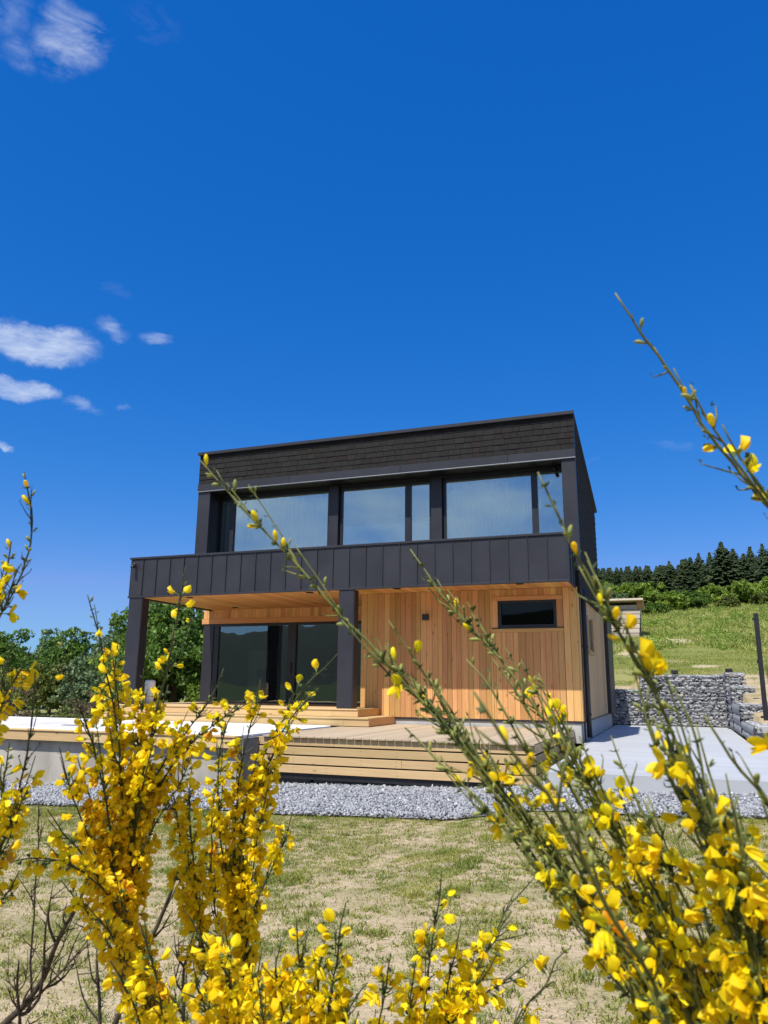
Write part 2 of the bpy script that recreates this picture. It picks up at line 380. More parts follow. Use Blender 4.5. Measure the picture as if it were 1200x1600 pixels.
M['gravel'] = mk('gravel_stone', (.34, .35, .37), (.62, .63, .66), 24, .8, bump=.3, bscale=90, lo=.38, hi=.62, big=.1, bigscale=1.5)
def stone_mat(name, a, b2, c):
    m, t, b = base_mat(name); geo = N(t, 'ShaderNodeNewGeometry')
    r = N(t, 'ShaderNodeValToRGB'); L(t, geo.outputs['Random Per Island'], r.inputs[0])
    e = r.color_ramp.elements; e[0].color = (*a, 1); e[1].color = (*c, 1); e.new(.55).color = (*b2, 1); x = e.new(.93); x.color = (*b2, 1)
    n1 = N(t, 'ShaderNodeTexNoise'); n1.inputs['Scale'].default_value = 35; n1.inputs['Detail'].default_value = 6; L(t, geo.outputs['Position'], n1.inputs['Vector'])
    f = MATH(t, 'MULTIPLY_ADD', n1.outputs['Fac'], .9, .55); cc = N(t, 'ShaderNodeCombineColor'); [L(t, f, cc.inputs[i]) for i in range(3)]
    L(t, MIXC(t, 1.0, r.outputs[0], cc.outputs[0], 'MULTIPLY'), b.inputs['Base Color']); b.inputs['Roughness'].default_value = .85
    return m
M['gravel'] = stone_mat('grey_gravel_stone', (.11, .115, .125), (.32, .33, .35), (.58, .58, .58))
M['gabion'] = stone_mat('quarry_stone', (.17, .175, .19), (.36, .365, .38), (.46, .40, .35))
M['gravel_bed'] = mk('gravel_bed', (.17, .175, .185), (.30, .305, .32), 40, .9, bump=.8, bscale=60)
M['wire'] = mk('galvanised_wire', (.30, .31, .33), (.36, .37, .39), 3, .5, metal=.6, bump=0)
M['fleece'] = mk('grey_geotextile_lined_basket', (.27, .29, .33), (.42, .44, .48), 9, .8, stretch=(1, 1, 1), bump=1.0, bscale=14, dist=.05)

# ------------------------------------------------------------------ ground
def sstep(a, b, x):
    t = np.clip((x - a) / (b - a), 0, 1); return t * t * (3 - 2 * t)
def fbm(x, y, s, seed=0):
    out = np.zeros_like(x, dtype=float); a = 1.0; tot = 0
    for k in range(4):
        ph = seed * 7.13 + k * 3.7
        out += a * (np.sin(x * s + ph + 1.7 * np.sin(y * s * .83 + ph * 1.3)) * np.sin(y * s * 1.07 - ph + 1.3 * np.sin(x * s * .71 - ph)))
        tot += a; a *= .55; s *= 2.13
    return out / tot
def ground_h(X, Y):
    X = np.asarray(X, dtype=float); Y = np.asarray(Y, dtype=float)
    base = np.interp(X, [-60, -25, -12, -5.5, -2.6, -1.6, 2, 20], [-2.6, -2.1, -1.82, -1.62, -1.52, -1.36, -1.27, -1.1])
    far = np.interp(Y, [0, 20, 40, 200], [0, 0, .55, 2.0]) * sstep(-5, -25, X)
    base = base + far + .018 * fbm(X, Y, 1.1, 1) * (Y < 12)
    hp = np.interp(Y, [26.1, 26.2, 30, 36, 45, 60, 90, 120, 200, 330], [-1.3, .32, .75, 1.45, 2.75, 5.35, 10.3, 14.5, 21, 24])
    hill = hp + .10 * fbm(X, Y, .25, 3) * sstep(26, 34, Y)
    hill = hill - .42 * sstep(-1.15, -1.5, X) * (Y < 30) * (Y > 26.12)
    w = sstep(-.62, -.2, X / np.maximum(Y, 1)) * (Y > 26.12)
    z = base * (1 - w) + hill * w
    bank = np.interp(Y, [17.9, 18.4, 21.5, 24.5, 25.95], [-1.3, -.85, -.5, .0, .32]) + .08 * np.maximum(X - 1.7, 0)
    z = np.where((X > 1.62) & (Y > 18.0) & (Y <= 26.12), bank, z)
    z = np.where((Y < -8), z + (-(Y + 8)) * .012, z)
    return z
def lines(spec):
    out = []
    for a, b, st in spec: out += list(np.arange(a, b, st))
    return np.array(out + [spec[-1][1]])
gx = lines([(-900, -300, 60), (-300, -60, 15), (-60, -16, 2.2), (-16, -2.2, .35), (-2.2, 3, .1), (3, 12, .5), (12, 60, 3), (60, 300, 20), (300, 900, 60)])
gy = lines([(-900, -200, 70), (-200, -20, 12), (-20, 0, 1.5), (0, 12, .25), (12, 25.8, .5), (26.0, 26.24, .04), (26.25, 60, .6), (60, 130, 3), (130, 330, 12), (330, 900, 60)])
GX, GY = np.meshgrid(gx, gy)
GZ = ground_h(GX, GY)
nx, ny = len(gx), len(gy)
ii = (np.arange(ny - 1)[:, None] * nx + np.arange(nx - 1)[None, :]).ravel()
GF = np.stack([ii, ii + 1, ii + 1 + nx, ii + nx], 1)
# ground material: dry sandy soil with a thin sward, thicker away from the yard
gm, t, b = base_mat('sandy_soil_and_grass')
geo = N(t, 'ShaderNodeNewGeometry'); sx = N(t, 'ShaderNodeSeparateXYZ'); L(t, geo.outputs['Position'], sx.inputs[0])
na = N(t, 'ShaderNodeTexNoise'); na.inputs['Scale'].default_value = 1.3; na.inputs['Detail'].default_value = 7; na.inputs['Roughness'].default_value = .62; L(t, geo.outputs['Position'], na.inputs['Vector'])
nb_ = N(t, 'ShaderNodeTexNoise'); nb_.inputs['Scale'].default_value = 26; nb_.inputs['Detail'].default_value = 6; L(t, geo.outputs['Position'], nb_.inputs['Vector'])
soil = MIXC(t, nb_.outputs['Fac'], (.29, .225, .14), (.53, .42, .28))
turf = MIXC(t, nb_.outputs['Fac'], (.09, .10, .03), (.24, .235, .08))
nearf = N(t, 'ShaderNodeMapRange'); nearf.inputs['From Min'].default_value = 25; nearf.inputs['From Max'].default_value = 31; L(t, sx.outputs['Y'], nearf.inputs['Value'])
nl = N(t, 'ShaderNodeTexNoise'); nl.inputs['Scale'].default_value = .35; nl.inputs['Detail'].default_value = 5; L(t, geo.outputs['Position'], nl.inputs['Vector'])
thr = N(t, 'ShaderNodeMapRange'); thr.inputs['From Min'].default_value = .45; thr.inputs['From Max'].default_value = .62; L(t, na.outputs['Fac'], thr.inputs['Value'])
near_c = MIXC(t, MATH(t, 'MULTIPLY', thr.outputs[0], .62), soil, turf)
bare = N(t, 'ShaderNodeMapRange'); bare.inputs['From Min'].default_value = .60; bare.inputs['From Max'].default_value = .66; L(t, nl.outputs['Fac'], bare.inputs['Value'])
far_c = MIXC(t, bare.outputs[0], MIXC(t, nb_.outputs['Fac'], (.14, .16, .04), (.26, .26, .09)), (.46, .37, .26))
behind = N(t, 'ShaderNodeMapRange'); behind.inputs['From Min'].default_value = 0.5; behind.inputs['From Max'].default_value = -3.0; L(t, sx.outputs['Y'], behind.inputs['Value'])
valley = MIXC(t, nl.outputs['Fac'], (.018, .036, .011), (.07, .09, .03))
bare_at = N(t, 'ShaderNodeAttribute', attribute_name='bare')
far_c = MIXC(t, MATH(t, 'GREATER_THAN', MATH(t, 'ADD', bare_at.outputs['Fac'], MATH(t, 'MULTIPLY', MATH(t, 'SUBTRACT', na.outputs['Fac'], .5), 1.2)), .5), far_c, MIXC(t, nb_.outputs['Fac'], (.25, .22, .11), (.52, .43, .28)))
L(t, MIXC(t, behind.outputs[0], MIXC(t, nearf.outputs[0], near_c, far_c), valley), b.inputs['Base Color']); b.inputs['Roughness'].default_value = .95; b.inputs['Specular IOR Level'].default_value = .15
bp = N(t, 'ShaderNodeBump'); bp.inputs['Strength'].default_value = .7; bp.inputs['Distance'].default_value = .03; L(t, nb_.outputs['Fac'], bp.inputs['Height']); L(t, bp.outputs[0], b.inputs['Normal'])
def bare_mask(X, Y):
    m_ = np.zeros_like(np.asarray(X, float))
    for (cx, cy, rx, ry) in [(-.2, 42.5, 1.5, 2.2), (-1.7, 37, 1.2, 1.5), (1.0, 31, .7, .8), (-1.7, 27.4, 1.0, .9), (2.5, 24.0, .8, 2.6), (2.3, 27.2, .6, .8), (2.0, 20.5, .5, 1.5)]:
        m_ = np.maximum(m_, 1.15 - ((X - cx) / rx) ** 2 - ((Y - cy) / ry) ** 2)
    return np.clip(m_, 0, 1)
gmesh = np_mesh('ground', np.stack([GX.ravel(), GY.ravel(), GZ.ravel()], 1), GF, gm, True)
at_ = gmesh.attributes.new('bare', 'FLOAT', 'POINT'); at_.data.foreach_set('value', bare_mask(GX.ravel(), GY.ravel()).astype(np.float32))
ground = link('ground', gmesh)
tag(ground, kind='structure')

# far wooded hills all round the valley
az = np.radians(np.arange(0, 361, 2.0)); rr = np.array([330, 420, 520, 640, 800, 950])
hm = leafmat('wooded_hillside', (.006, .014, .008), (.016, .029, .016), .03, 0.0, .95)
A, Rr = np.meshgrid(az, rr)
crest = np.interp(np.degrees(A) % 360, [0, 60, 120, 180, 204, 213, 235, 270, 310, 360], [2.0, 3.0, 4.8, 6.2, 5.3, 4.2, 3.6, 2.4, 1.7, 2.0]) + .12 * np.sin(A * 31) + .1 * np.sin(A * 67 + 1)
prof = np.interp(Rr, [330, 420, 520, 640, 800, 950], [-.03, .35, .8, 1.0, .9, .5])
HZ = np.tan(np.radians(crest)) * 640 * prof + 1.6 * fbm(np.sin(A) * Rr, np.cos(A) * Rr, .07, 5) - 2
V = np.stack([(np.sin(A) * Rr).ravel(), (np.cos(A) * Rr).ravel(), HZ.ravel()], 1)
nA = len(az); ii = (np.arange(len(rr) - 1)[:, None] * nA + np.arange(nA - 1)[None, :]).ravel()
tag(link('hills', np_mesh('hills', V, np.stack([ii, ii + nA, ii + 1 + nA, ii + 1], 1), hm, True)), kind='structure')
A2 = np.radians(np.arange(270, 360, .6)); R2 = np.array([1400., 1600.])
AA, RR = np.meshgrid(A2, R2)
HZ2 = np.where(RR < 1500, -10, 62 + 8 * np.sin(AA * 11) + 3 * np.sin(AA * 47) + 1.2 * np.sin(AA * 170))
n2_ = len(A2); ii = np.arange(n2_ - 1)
fm = mk('distant_forest_ridge', (.035, .06, .075), (.045, .075, .09), .05, .95, bump=0)  # distance haze is put into the ridge colour as a bluer green
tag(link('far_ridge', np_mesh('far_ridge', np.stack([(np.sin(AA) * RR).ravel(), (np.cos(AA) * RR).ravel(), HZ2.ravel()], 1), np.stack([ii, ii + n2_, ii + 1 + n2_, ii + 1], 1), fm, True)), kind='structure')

# ------------------------------------------------------------------ house
YW, YB, YG = 16.78, 15.57, 17.35          # facade plane, balcony front, upper glass
house = empty('house', (-7.0, 20.0, -1.1), 'two storey timber house with black shingled upper floor, metal clad balcony and larch ground floor', 'house')
def hb(name, mat, *a, **k):
    bev = k.pop('bev', 0.0); return BOX(name, mat, house, *a, bev=bev, **k)
# --- structure shell, ground floor
hb('plinth', M['plinth'], -12.85, -1.93, 16.86, 25.0, -1.098, -.70)
hb('floor_slab', M['plaster'], -12.8, -2.15, 16.95, 24.8, -.70, -.50)
SHELL = MB()
SHELL.box(-6.88, -3.62, 16.86, 17.05, -.66, 2.15).box(-2.32, -2.12, 16.86, 17.05, -.66, 2.15)
SHELL.box(-3.62, -2.32, 16.86, 17.05, -.66, 1.31).box(-3.62, -2.32, 16.86, 17.05, 1.90, 2.15)
SHELL.box(-6.95, -6.72, 17.05, 21.5, -.5, 2.15)
SHELL.box(-12.9, -12.7, 19.5, 24.8, -.7, 2.3).box(-12.9, -2.12, 24.8, 25.0, -.7, 2.3).box(-2.12, -1.93, 16.95, 25.0, -.68, 2.2)
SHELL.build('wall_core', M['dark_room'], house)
hb('ceiling', M['plaster'], -12.7, -2.13, 17.1, 24.7, 2.18, 2.30)
hb('rear_roof', M['metal_dark'], -12.95, -1.82, 21.45, 25.08, 2.31, 2.46)
# balcony deck slab, soffit
hb('balcony_slab', M['metal_dark'], -12.6, -1.95, 15.62, 20.5, 2.19, 2.45)
hb('roof_deck', M['metal_dark'], -12.6, -11.7, 20.5, 24.8, 2.31, 2.46)
# soffit boards run front to back
n = 88; x0, x1 = -12.55, -1.94; pw = (x1 - x0) / n
me_s = None
for i in range(n):
    xa = x0 + i * pw
    ye = 16.77 if xa > -6.9 else 19.2
    o = MB().box(xa + .003, xa + pw - .003, 15.63, ye, 2.150, 2.172)
    key = 'long' if ye > 17 else 'short'
    if i == 0 or (key == 'short' and me_s != 'short'):
        ob = o.build('soffit_board', M['wood_y'], house); cur = ob; me_s = key
    else:
        ob = cur.copy(); COL.objects.link(ob); ob.location = cur.location + Vector(((i - ci) * pw, 0, random.uniform(-.0015, .0015)))
        continue
    ci = i
hb('soffit_backing', M['black'], -12.56, -1.93, 15.62, 19.25, 2.176, 2.188)
for (x, y) in ((-11.27, 16.13), (-11.5, 18.66), (-7.91, 16.08), (-5.7, 15.96), (-2.95, 15.93)):
    dl = MB().box(x - .07, x + .07, y - .07, y + .07, 2.132, 2.1495).build('downlight', M['black'], house)
    MB().lathe([(.0, -.004), (.035, -.004), (.045, 0)], (x, y, 2.132), 12).build('lens', M['frame'], dl)
# balcony front: standing seam panels
XL, XR = -12.69, -1.90
hb('rail_cap', M['metal'], XL - .02, XR + .02, YB - .03, YB + .16, 3.075, 3.125, bev=.006)
hb('parapet_core', M['metal_dark'], XL + .02, XR - .02, YB + .012, YB + .12, 2.13, 3.075)
hb('drip_edge', M['metal'], XL - .005, XR + .005, YB - .02, YB + .03, 2.105, 2.150, bev=.005)
npan = 27; pw = (XR - XL) / npan
def panel_mesh(w, h, k):
    r = np.random.default_rng(k); nu, nv = 7, 9; V = []; F = []
    a, b2 = r.uniform(-1, 1, 2)
    for j in range(nv):
        for i in range(nu):
            u, v = i / (nu - 1), j / (nv - 1)
            y = -.0045 * math.sin(math.pi * u) * (a * math.sin(3.1 * v * 2 + b2 * 3) + .6 * b2)
            if v > .93: y = -.0
            V.append((u * w, y, v * h))
    for j in range(nv - 1):
        for i in range(nu - 1):
            q = j * nu + i; F.append([q, q + 1, q + 1 + nu, q + nu])
    return np_mesh('panel', V, np.array(F), M['metal'], True)
pm = [panel_mesh(pw - .016, .915, k) for k in range(6)]
seam_me = None
for i in range(npan):
    x = XL + i * pw
    link('panel', pm[(i * 5 + i // 3) % 6], house, (x + .008, YB - .001, 2.150))
    if i:
        if seam_me is None:
            so = MB().box(x - .0055, x + .0055, YB - .026, YB + .006, 2.150, 3.074).build('seam', M['metal_dark'], house); seam_me = so.data; sx0 = x
        else:
            link('seam', seam_me, house, (x, YB - .010, 2.150))
hb('corner_seam', M['metal'], XR - .012, XR + .012, YB - .012, YB + .012, 2.150, 3.074)
# right and left cheeks of the balcony
for i, (ya, yb) in enumerate([(YB + .014, YB + .41), (YB + .42, YB + .80), (YB + .81, YW - .012)]):
    hb('cheek_panel', M['metal_dark'], XR - .03, XR - .004, ya, yb, 2.12, 3.07)
hb('cheek_seam', M['metal_dark'], XR - .006, XR + .02, YB + .405, YB + .416, 2.12, 3.07)
hb('cheek_seam', M['metal_dark'], XR - .006, XR + .02, YB + .80, YB + .811, 2.12, 3.07)
hb('side_parapet', M['metal'], XL, XL + .10, YB + .13, 24.5, 2.12, 3.07)
# upper storey side walls: sloped top (mono-pitch roof falling to the rear)
sidep = [(YW + .02, 2.02), (21.5, 2.04), (21.5, 4.80), (YW + .02, 6.06)]
MB().prism(sidep, 'X', -1.98, -1.83).build('side_wall', M['shingle'], house)
MB().prism([(p[0], max(p[1], 2.46)) for p in sidep], 'X', -11.61, -11.46).build('side_wall', M['shingle'], house)
rows = MB()
z = 2.03
rs = np.random.default_rng(3)
while z < 5.95:
    zt = z + .142
    ymax = min(21.5, YW + (6.06 - zt) / (6.06 - 4.80) * (21.5 - YW)) if zt > 4.75 else 21.5
    y = YW + .03
    while y < ymax - .05:
        w_ = min(rs.uniform(.16, .34), ymax - y)
        d_ = rs.uniform(0, .004)
        rows.add([(-1.83, y + .002, zt), (-1.83, y + w_ - .002, zt), (-1.820 + d_, y + .002, z), (-1.820 + d_, y + w_ - .002, z), (-1.83, y + .002, z - .001), (-1.83, y + w_ - .002, z - .001)],
                 [[0, 1, 3, 2], [2, 3, 5, 4], [0, 2, 4], [1, 5, 3]])
        y += w_
    z += .142
rows.build('side_shingles', M['shingle'], house, kind='stuff')
# roof
MB().prism([(YW - .05, 6.075), (21.56, 4.81), (21.56, 4.87), (YW - .05, 6.135)], 'X', -11.70, -1.765).build('roof', M['metal_dark'], house)
hb('roof_edge_trim', M['metal'], -11.71, -1.757, YW - .075, YW - .048, 6.06, 6.14, bev=.005)
hb('upper_ceiling', M['plaster'], -11.45, -2.0, 17.45, 21.4, 4.98, 5.03)
hb('ceiling_trim', M['wood_x'], -11.45, -2.0, 17.43, 17.50, 4.86, 4.979)
hb('upper_floor', M['plaster'], -11.45, -2.0, 17.3, 21.4, 2.46, 2.55)
hb('rear_upper_wall', M['plaster'], -11.46, -1.98, 21.3, 21.5, 2.46, 4.78)
# shingle band
hb('band_core', M['black'], -11.66, -1.79, YW + .03, YW + .2, 5.06, 6.06)
rowh = .1385
zz = 5.245
sh_w = .205
shapes = {}
rs = np.random.default_rng(11)
def shingle_mesh(w_, k):
    r = np.random.default_rng(k)
    l, m_, rr_ = r.uniform(-.004, .004, 3)
    t_ = .010 + r.uniform(0, .004)
    V = [(0, .022, rowh + .012), (w_, .022, rowh + .012), (0, .022 - t_, 0 + l), (w_ / 2, .022 - t_ - r.uniform(0, .002), m_), (w_, .022 - t_, rr_), (0, .028, l), (w_ / 2, .028, m_), (w_, .028, rr_)]
    F = [[0, 2, 3], [0, 3, 1], [3, 4, 1], [2, 5, 6, 3], [3, 6, 7, 4], [0, 5, 2], [1, 4, 7], [0, 1, 7, 6, 5]]
    return V, F
widths = [.17, .21, .25, .29]
for wv in widths:
    for k in range(2):
        for mm in ('shingle', 'shingle_brown'):
            V, F = shingle_mesh(wv - .006, int(wv * 100) + k)
            shapes[(wv, k, mm)] = np_mesh('shingle', V, F, M[mm])
count = 0
brown = {(1, 17), (1, 22), (1, 24), (3, 16), (4, 15), (4, 14), (1, 9), (5, 23), (4, 16)}
for r_ in range(6):
    x = -11.67; j = 0
    while x < -1.80:
        wv = widths[rs.integers(0, 4)]
        wv2 = min(wv, -1.785 - x)
        mm = 'shingle_brown' if (r_, j) in brown or rs.random() < .05 else 'shingle'
        o = link('shingle', shapes[(wv, int(rs.integers(0, 2)), mm)], house, (x + .002, YW - .022 + rs.uniform(0, .004), zz + r_ * rowh))
        if wv2 < wv: o.scale.x = max(wv2 / wv, .1)
        x += wv; j += 1; count += 1
# metal band under the shingles (three lengths with joints) and its drip
for xa, xb in ((-11.67, -8.93), (-8.925, -5.92), (-5.915, -3.3), (-3.295, -1.775)):
    hb('metal_band', M['metal'], xa, xb, YW - .035, YW + .05, 5.055, 5.245, bev=.004)
hb('band_drip', M['wire'], -11.67, -1.775, YW - .045, YW + .04, 5.038, 5.0545)
hb('window_head', M['black'], -11.5, -2.0, YW + .045, 17.30, 5.03, 5.10)
# columns of the upper storey
hb('corner_post', M['metal'], -11.66, -11.29, YW, YW + .13, 2.46, 5.036, bev=.004)
hb('corner_post', M['metal'], -2.09, -1.785, YW, YW + .13, 2.5, 5.036, bev=.004)
hb('reveal', M['metal_dark'], -11.46, -11.29, YW + .14, 17.5, 2.46, 5.02)
hb('reveal', M['metal_dark'], -2.0, -1.985, YW + .14, 17.5, 2.46, 5.02)
# wall piers between the windows
for xa, xb in ((-8.0, -7.74), (-5.28, -5.01)):
    hb('window_pier', M['metal'], xa, xb, 17.20, 17.45, 2.5, 5.02, bev=.004)
hb('head_panel', M['frame'], -11.28, -2.1, 17.25, 17.42, 4.965, 5.025)
# windows (frame, mullion, pane)
def sub_empty(name, par, loc):
    w = bpy.data.objects.new(name, None); COL.objects.link(w); w.parent = par; w.location = Vector(loc) - Vector(par.location); return w
def window(x0, x1, xm0, xm1):
    w = sub_empty('window', house, ((x0 + x1) / 2, YG, 2.5))
    fr = MB(); f = .065
    fr.box(x0, x1, YG - .04, YG + .03, 4.90, 4.964).box(x0, x1, YG - .04, YG + .03, 2.5, 2.58)
    fr.box(x0, x0 + f, YG - .04, YG + .03, 2.58, 4.90).box(x1 - f, x1, YG - .04, YG + .03, 2.58, 4.90)
    fr.build('frame', M['frame'], w)
    MB().box(xm0, xm1, YG - .055, YG + .03, 2.58, 4.90).build('mullion', M['frame'], w)
    for a, b_ in ((x0 + f, xm0), (xm1, x1 - f)):
        MB().box(a, b_, YG - .004, YG + .004, 2.58, 4.90).build('pane', M['glass_up'], w)
window(-11.28, -8.01, -10.95, -10.84)
window(-7.73, -5.29, -5.98, -5.83)
window(-5.0, -2.09, -2.87, -2.73)
# --- ground floor timber front
n = 38; x0, x1 = -6.88, -1.90
edges = [x0]
rs = np.random.default_rng(5)
ws = rs.choice([.105, .13, .15], n); ws = ws / ws.sum() * (x1 - x0)
for w_ in ws: edges.append(edges[-1] + w_)
wx0, wx1, wz0, wz1 = -3.74, -2.20, 1.20, 1.985        # window surround
base_b = {}
def board(xa, xb, za, zb, mat='wall_wood'):
    g = .0025
    o = MB().box(xa + g, xb - g, YW + rs.uniform(-.004, .002), YW + .025, za, zb, bev=.003).build('wall_board', M[mat], house)
    return o
for i in range(n):
    xa, xb = edges[i], edges[i + 1]
    if xb <= wx0 + .02 or xa >= wx1 - .02:
        board(xa, xb, -.655, 2.149)
    else:
        if xa < wx0 < xb: board(xa, wx0, -.655, 2.149); xa = wx0
        if xa < wx1 < xb: board(wx1, xb, -.655, 2.149); xb = wx1
        board(xa, xb, -.655, wz0 - .002); board(xa, xb, wz1 + .002, 2.149)
hb('board_backing', M['black'], -6.87, -3.64, YW + .03, YW + .06, -.66, 2.149)
hb('board_backing', M['black'], -3.64, -2.30, YW + .03, YW + .06, -.66, 1.30)
hb('board_backing', M['black'], -3.64, -2.30, YW + .03, YW + .06, 1.91, 2.149)
hb('board_backing', M['black'], -2.30, -1.92, YW + .03, YW + .06, -.66, 2.149)
hb('base_flashing', M['metal'], -6.88, -1.90, YW - .012, YW + .05, -.70, -.662)
hb('front_plinth', M['plinth'], -6.88, -1.925, YW + .01, YW + .07, -1.096, -.702)
hb('edge_board', M['wall_wood'], -1.898, -1.875, YW - .002, 17.0, -.655, 2.149)
# small window
sw = sub_empty('small_window', house, (-2.97, 16.8, 1.3))
def part_of(p, name, mat, *a, bev=0.0):
    return MB().box(*a, bev=bev).build(name, M[mat], p)
part_of(sw, 'trim_board', 'wood_x', wx0, wx1, YW - .012, YW + .03, 1.895, wz1)
part_of(sw, 'trim_board', 'wall_wood', wx0, -3.62, YW - .012, YW + .03, 1.297, 1.893)
part_of(sw, 'trim_board', 'wall_wood', -2.33, wx1, YW - .012, YW + .03, 1.297, 1.893)
part_of(sw, 'trim_board', 'wood_x', wx0, wx1, YW - .008, YW + .03, wz0, 1.275)
part_of(sw, 'sill', 'metal_dark', wx0 - .01, wx1 + .01, YW - .03, YW + .12, 1.278, 1.294)
for a in ((-3.618, -2.332, 1.296, 1.36), (-3.618, -2.332, 1.835, 1.892)):
    part_of(sw, 'frame', 'frame', a[0], a[1], YW + .035, YW + .11, a[2], a[3])
for a in ((-3.618, -3.55), (-2.40, -2.332)):
    part_of(sw, 'frame', 'frame', a[0], a[1], YW + .035, YW + .11, 1.361, 1.834)
part_of(sw, 'pane', 'glass_small', -3.55, -2.40, YW + .07, YW + .078, 1.361, 1.834)
hb('wall_plate', M['plaster'], -2.64, -2.53, 17.20, 17.21, 1.44, 1.57)
# wall light
wl = hb('wall_light', M['black'], -5.34, -5.21, YW - .13, YW - .006, 1.50, 1.63, bev=.006)
# side wall: boards, black posts, downpipe, slot window
n = 18
for i in range(n):
    ya = 17.02 + i * (23.25 - 17.02) / n; yb = ya + (23.25 - 17.02) / n - .006
    if 18.65 < (ya + yb) / 2 < 19.75:
        hb('side_board', M['side_wood'], -1.92, -1.90, ya, yb, -.66, .92); hb('side_board', M['side_wood'], -1.92, -1.90, ya, yb, 1.66, 2.05)
    else:
        hb('side_board', M['side_wood'], -1.92, -1.90, ya, yb, -.66, 2.05)
s2 = sub_empty('slot_window', house, (-1.9, 19.2, .92))
part_of(s2, 'trim_board', 'side_wood', -1.93, -1.86, 18.60, 18.68, .88, 1.70); part_of(s2, 'trim_board', 'side_wood', -1.93, -1.86, 19.74, 19.82, .88, 1.70)
part_of(s2, 'trim_board', 'side_wood', -1.93, -1.855, 18.60, 19.82, .80, .878); part_of(s2, 'frame', 'frame', -1.96, -1.91, 18.68, 19.74, .92, 1.66)
hb('rear_pier', M['metal_dark'], -1.98, -1.80, 23.3, 25.04, -.68, 2.30)
hb('side_plinth_cap', M['metal_dark'], -1.95, -1.895, 16.8, 23.28, -.70, -.663)
MB().tube([(-1.84, 17.55, -1.02), (-1.84, 17.55, 2.2)], .055, 12).build('downpipe', M['metal_dark'], house)
for zc in (.9, -.55): hb('pipe_bracket', M['metal_dark'], -1.91, -1.775, 17.50, 17.60, zc, zc + .03)
hb('corner_board', M['metal_dark'], -1.90, -1.862, 17.06, 17.14, -1.09, 2.05)
# free-standing metal clad posts under the balcony
hb('balcony_post', M['metal'], -12.64, -12.27, YB + .0, YB + .28, -.50, 2.104, bev=.006)
hb('balcony_post', M['metal'], -6.94, -6.58, YB + .0, YB + .26, -.50, 2.104, bev=.006)
hb('post_side', M['metal_dark'], -12.269, -12.255, YB + .01, YB + .275, -.50, 2.104)
hb('post_side', M['metal_dark'], -6.579, -6.565, YB + .01, YB + .255, -.50, 2.104)
hb('post_edge', M['metal_dark'], -12.665, -12.645, YB + .02, YB + .27, -.50, 2.30)
# --- loggia: header boards, sliding door
YD = 19.2
nb = 52; pw = 6.0 / nb
for i in range(nb):
    xa = -12.86 + i * pw
    if i == 0: hbm = MB().box(xa + .002, xa + pw - .002, YD - .02, YD + .01, 1.90, 2.148, bev=.002).build('header_board', M['wall_wood'], house)
    else: link('header_board', hbm.data, house, (xa + pw / 2, YD - .005, 1.90))
hb('header_beam', M['wood_x'], -12.90, -6.88, YD - .035, YD + .12, 1.745, 1.898)
hb('door_pier', M['metal'], -12.84, -12.50, YD - .01, YD + .2, -.50, 1.744)
door = sub_empty('sliding_door', house, (-9.7, YD, -.5))
for a in ((-12.49, -6.96, -.50, -.43), (-12.49, -6.96, 1.67, 1.742)):
    part_of(door, 'frame', 'frame', a[0], a[1], YD, YD + .14, a[2], a[3])
for a in ((-12.49, -12.33), (-10.09, -9.84), (-7.15, -6.96)):
    part_of(door, 'stile', 'frame', a[0], a[1], YD + .01, YD + .12, -.43, 1.669)
part_of(door, 'pane', 'glass_low', -12.33, -10.09, YD + .05, YD + .058, -.43, 1.669)
part_of(door, 'pane', 'glass_low', -9.84, -7.15, YD + .07, YD + .078, -.43, 1.669)
part_of(door, 'handle', 'metal', -9.98, -9.95, YD - .03, YD + .01, .35, .65)
# cameras
def seccam(x, y, z, label):
    t_ = empty('security_camera', (x, y, z), label, 'camera')
    MB().lathe([(.035, 0), (.045, -.015), (.045, -.03), (.02, -.035)], (x, y, z + .03), 12).build('mount', M['black'], t_)
    MB().tube([(x, y, z), (x, y - .04, z - .05), (x + .01, y - .12, z - .07)], [.035, .045, .04], 10).build('camera_body', M['black'], t_)
seccam(-12.52, YB - .06, 2.93, 'small black dome camera mounted at the left end of the balcony cladding')
seccam(-2.30, 17.16, 4.96, 'small black camera under the roof edge above the right upper window')

# ------------------------------------------------------------------ deck and steps
deck = empty('timber_deck', (-7, 14, -.81), 'raised weathered timber deck with slatted skirt along the front of the house', 'deck')
nb = 74; x0, x1 = -12.4, -2.06; pw = .1397
rs = np.random.default_rng(9)
dm_long = None
for i in range(nb):
    xb = x1 - i * pw; xa = xb - pw
    y0 = 11.90
    if i == 0: dA = MB().box(xa + .004, xb - .004, 11.905, 16.76, -.838, -.81, bev=.003).build('deck_board', M['deck_top'], deck)
    elif xa > -6.8: link('deck_board', dA.data, deck, ((xa + xb) / 2, (11.905 + 16.76) / 2, -.838 + rs.uniform(-.001, .001)))
# joists/backing
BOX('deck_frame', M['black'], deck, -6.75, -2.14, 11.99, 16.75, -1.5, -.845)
BOX('deck_frame', M['block'], deck, -12.9, -6.76, 11.44, 16.75, -1.6, -.845)
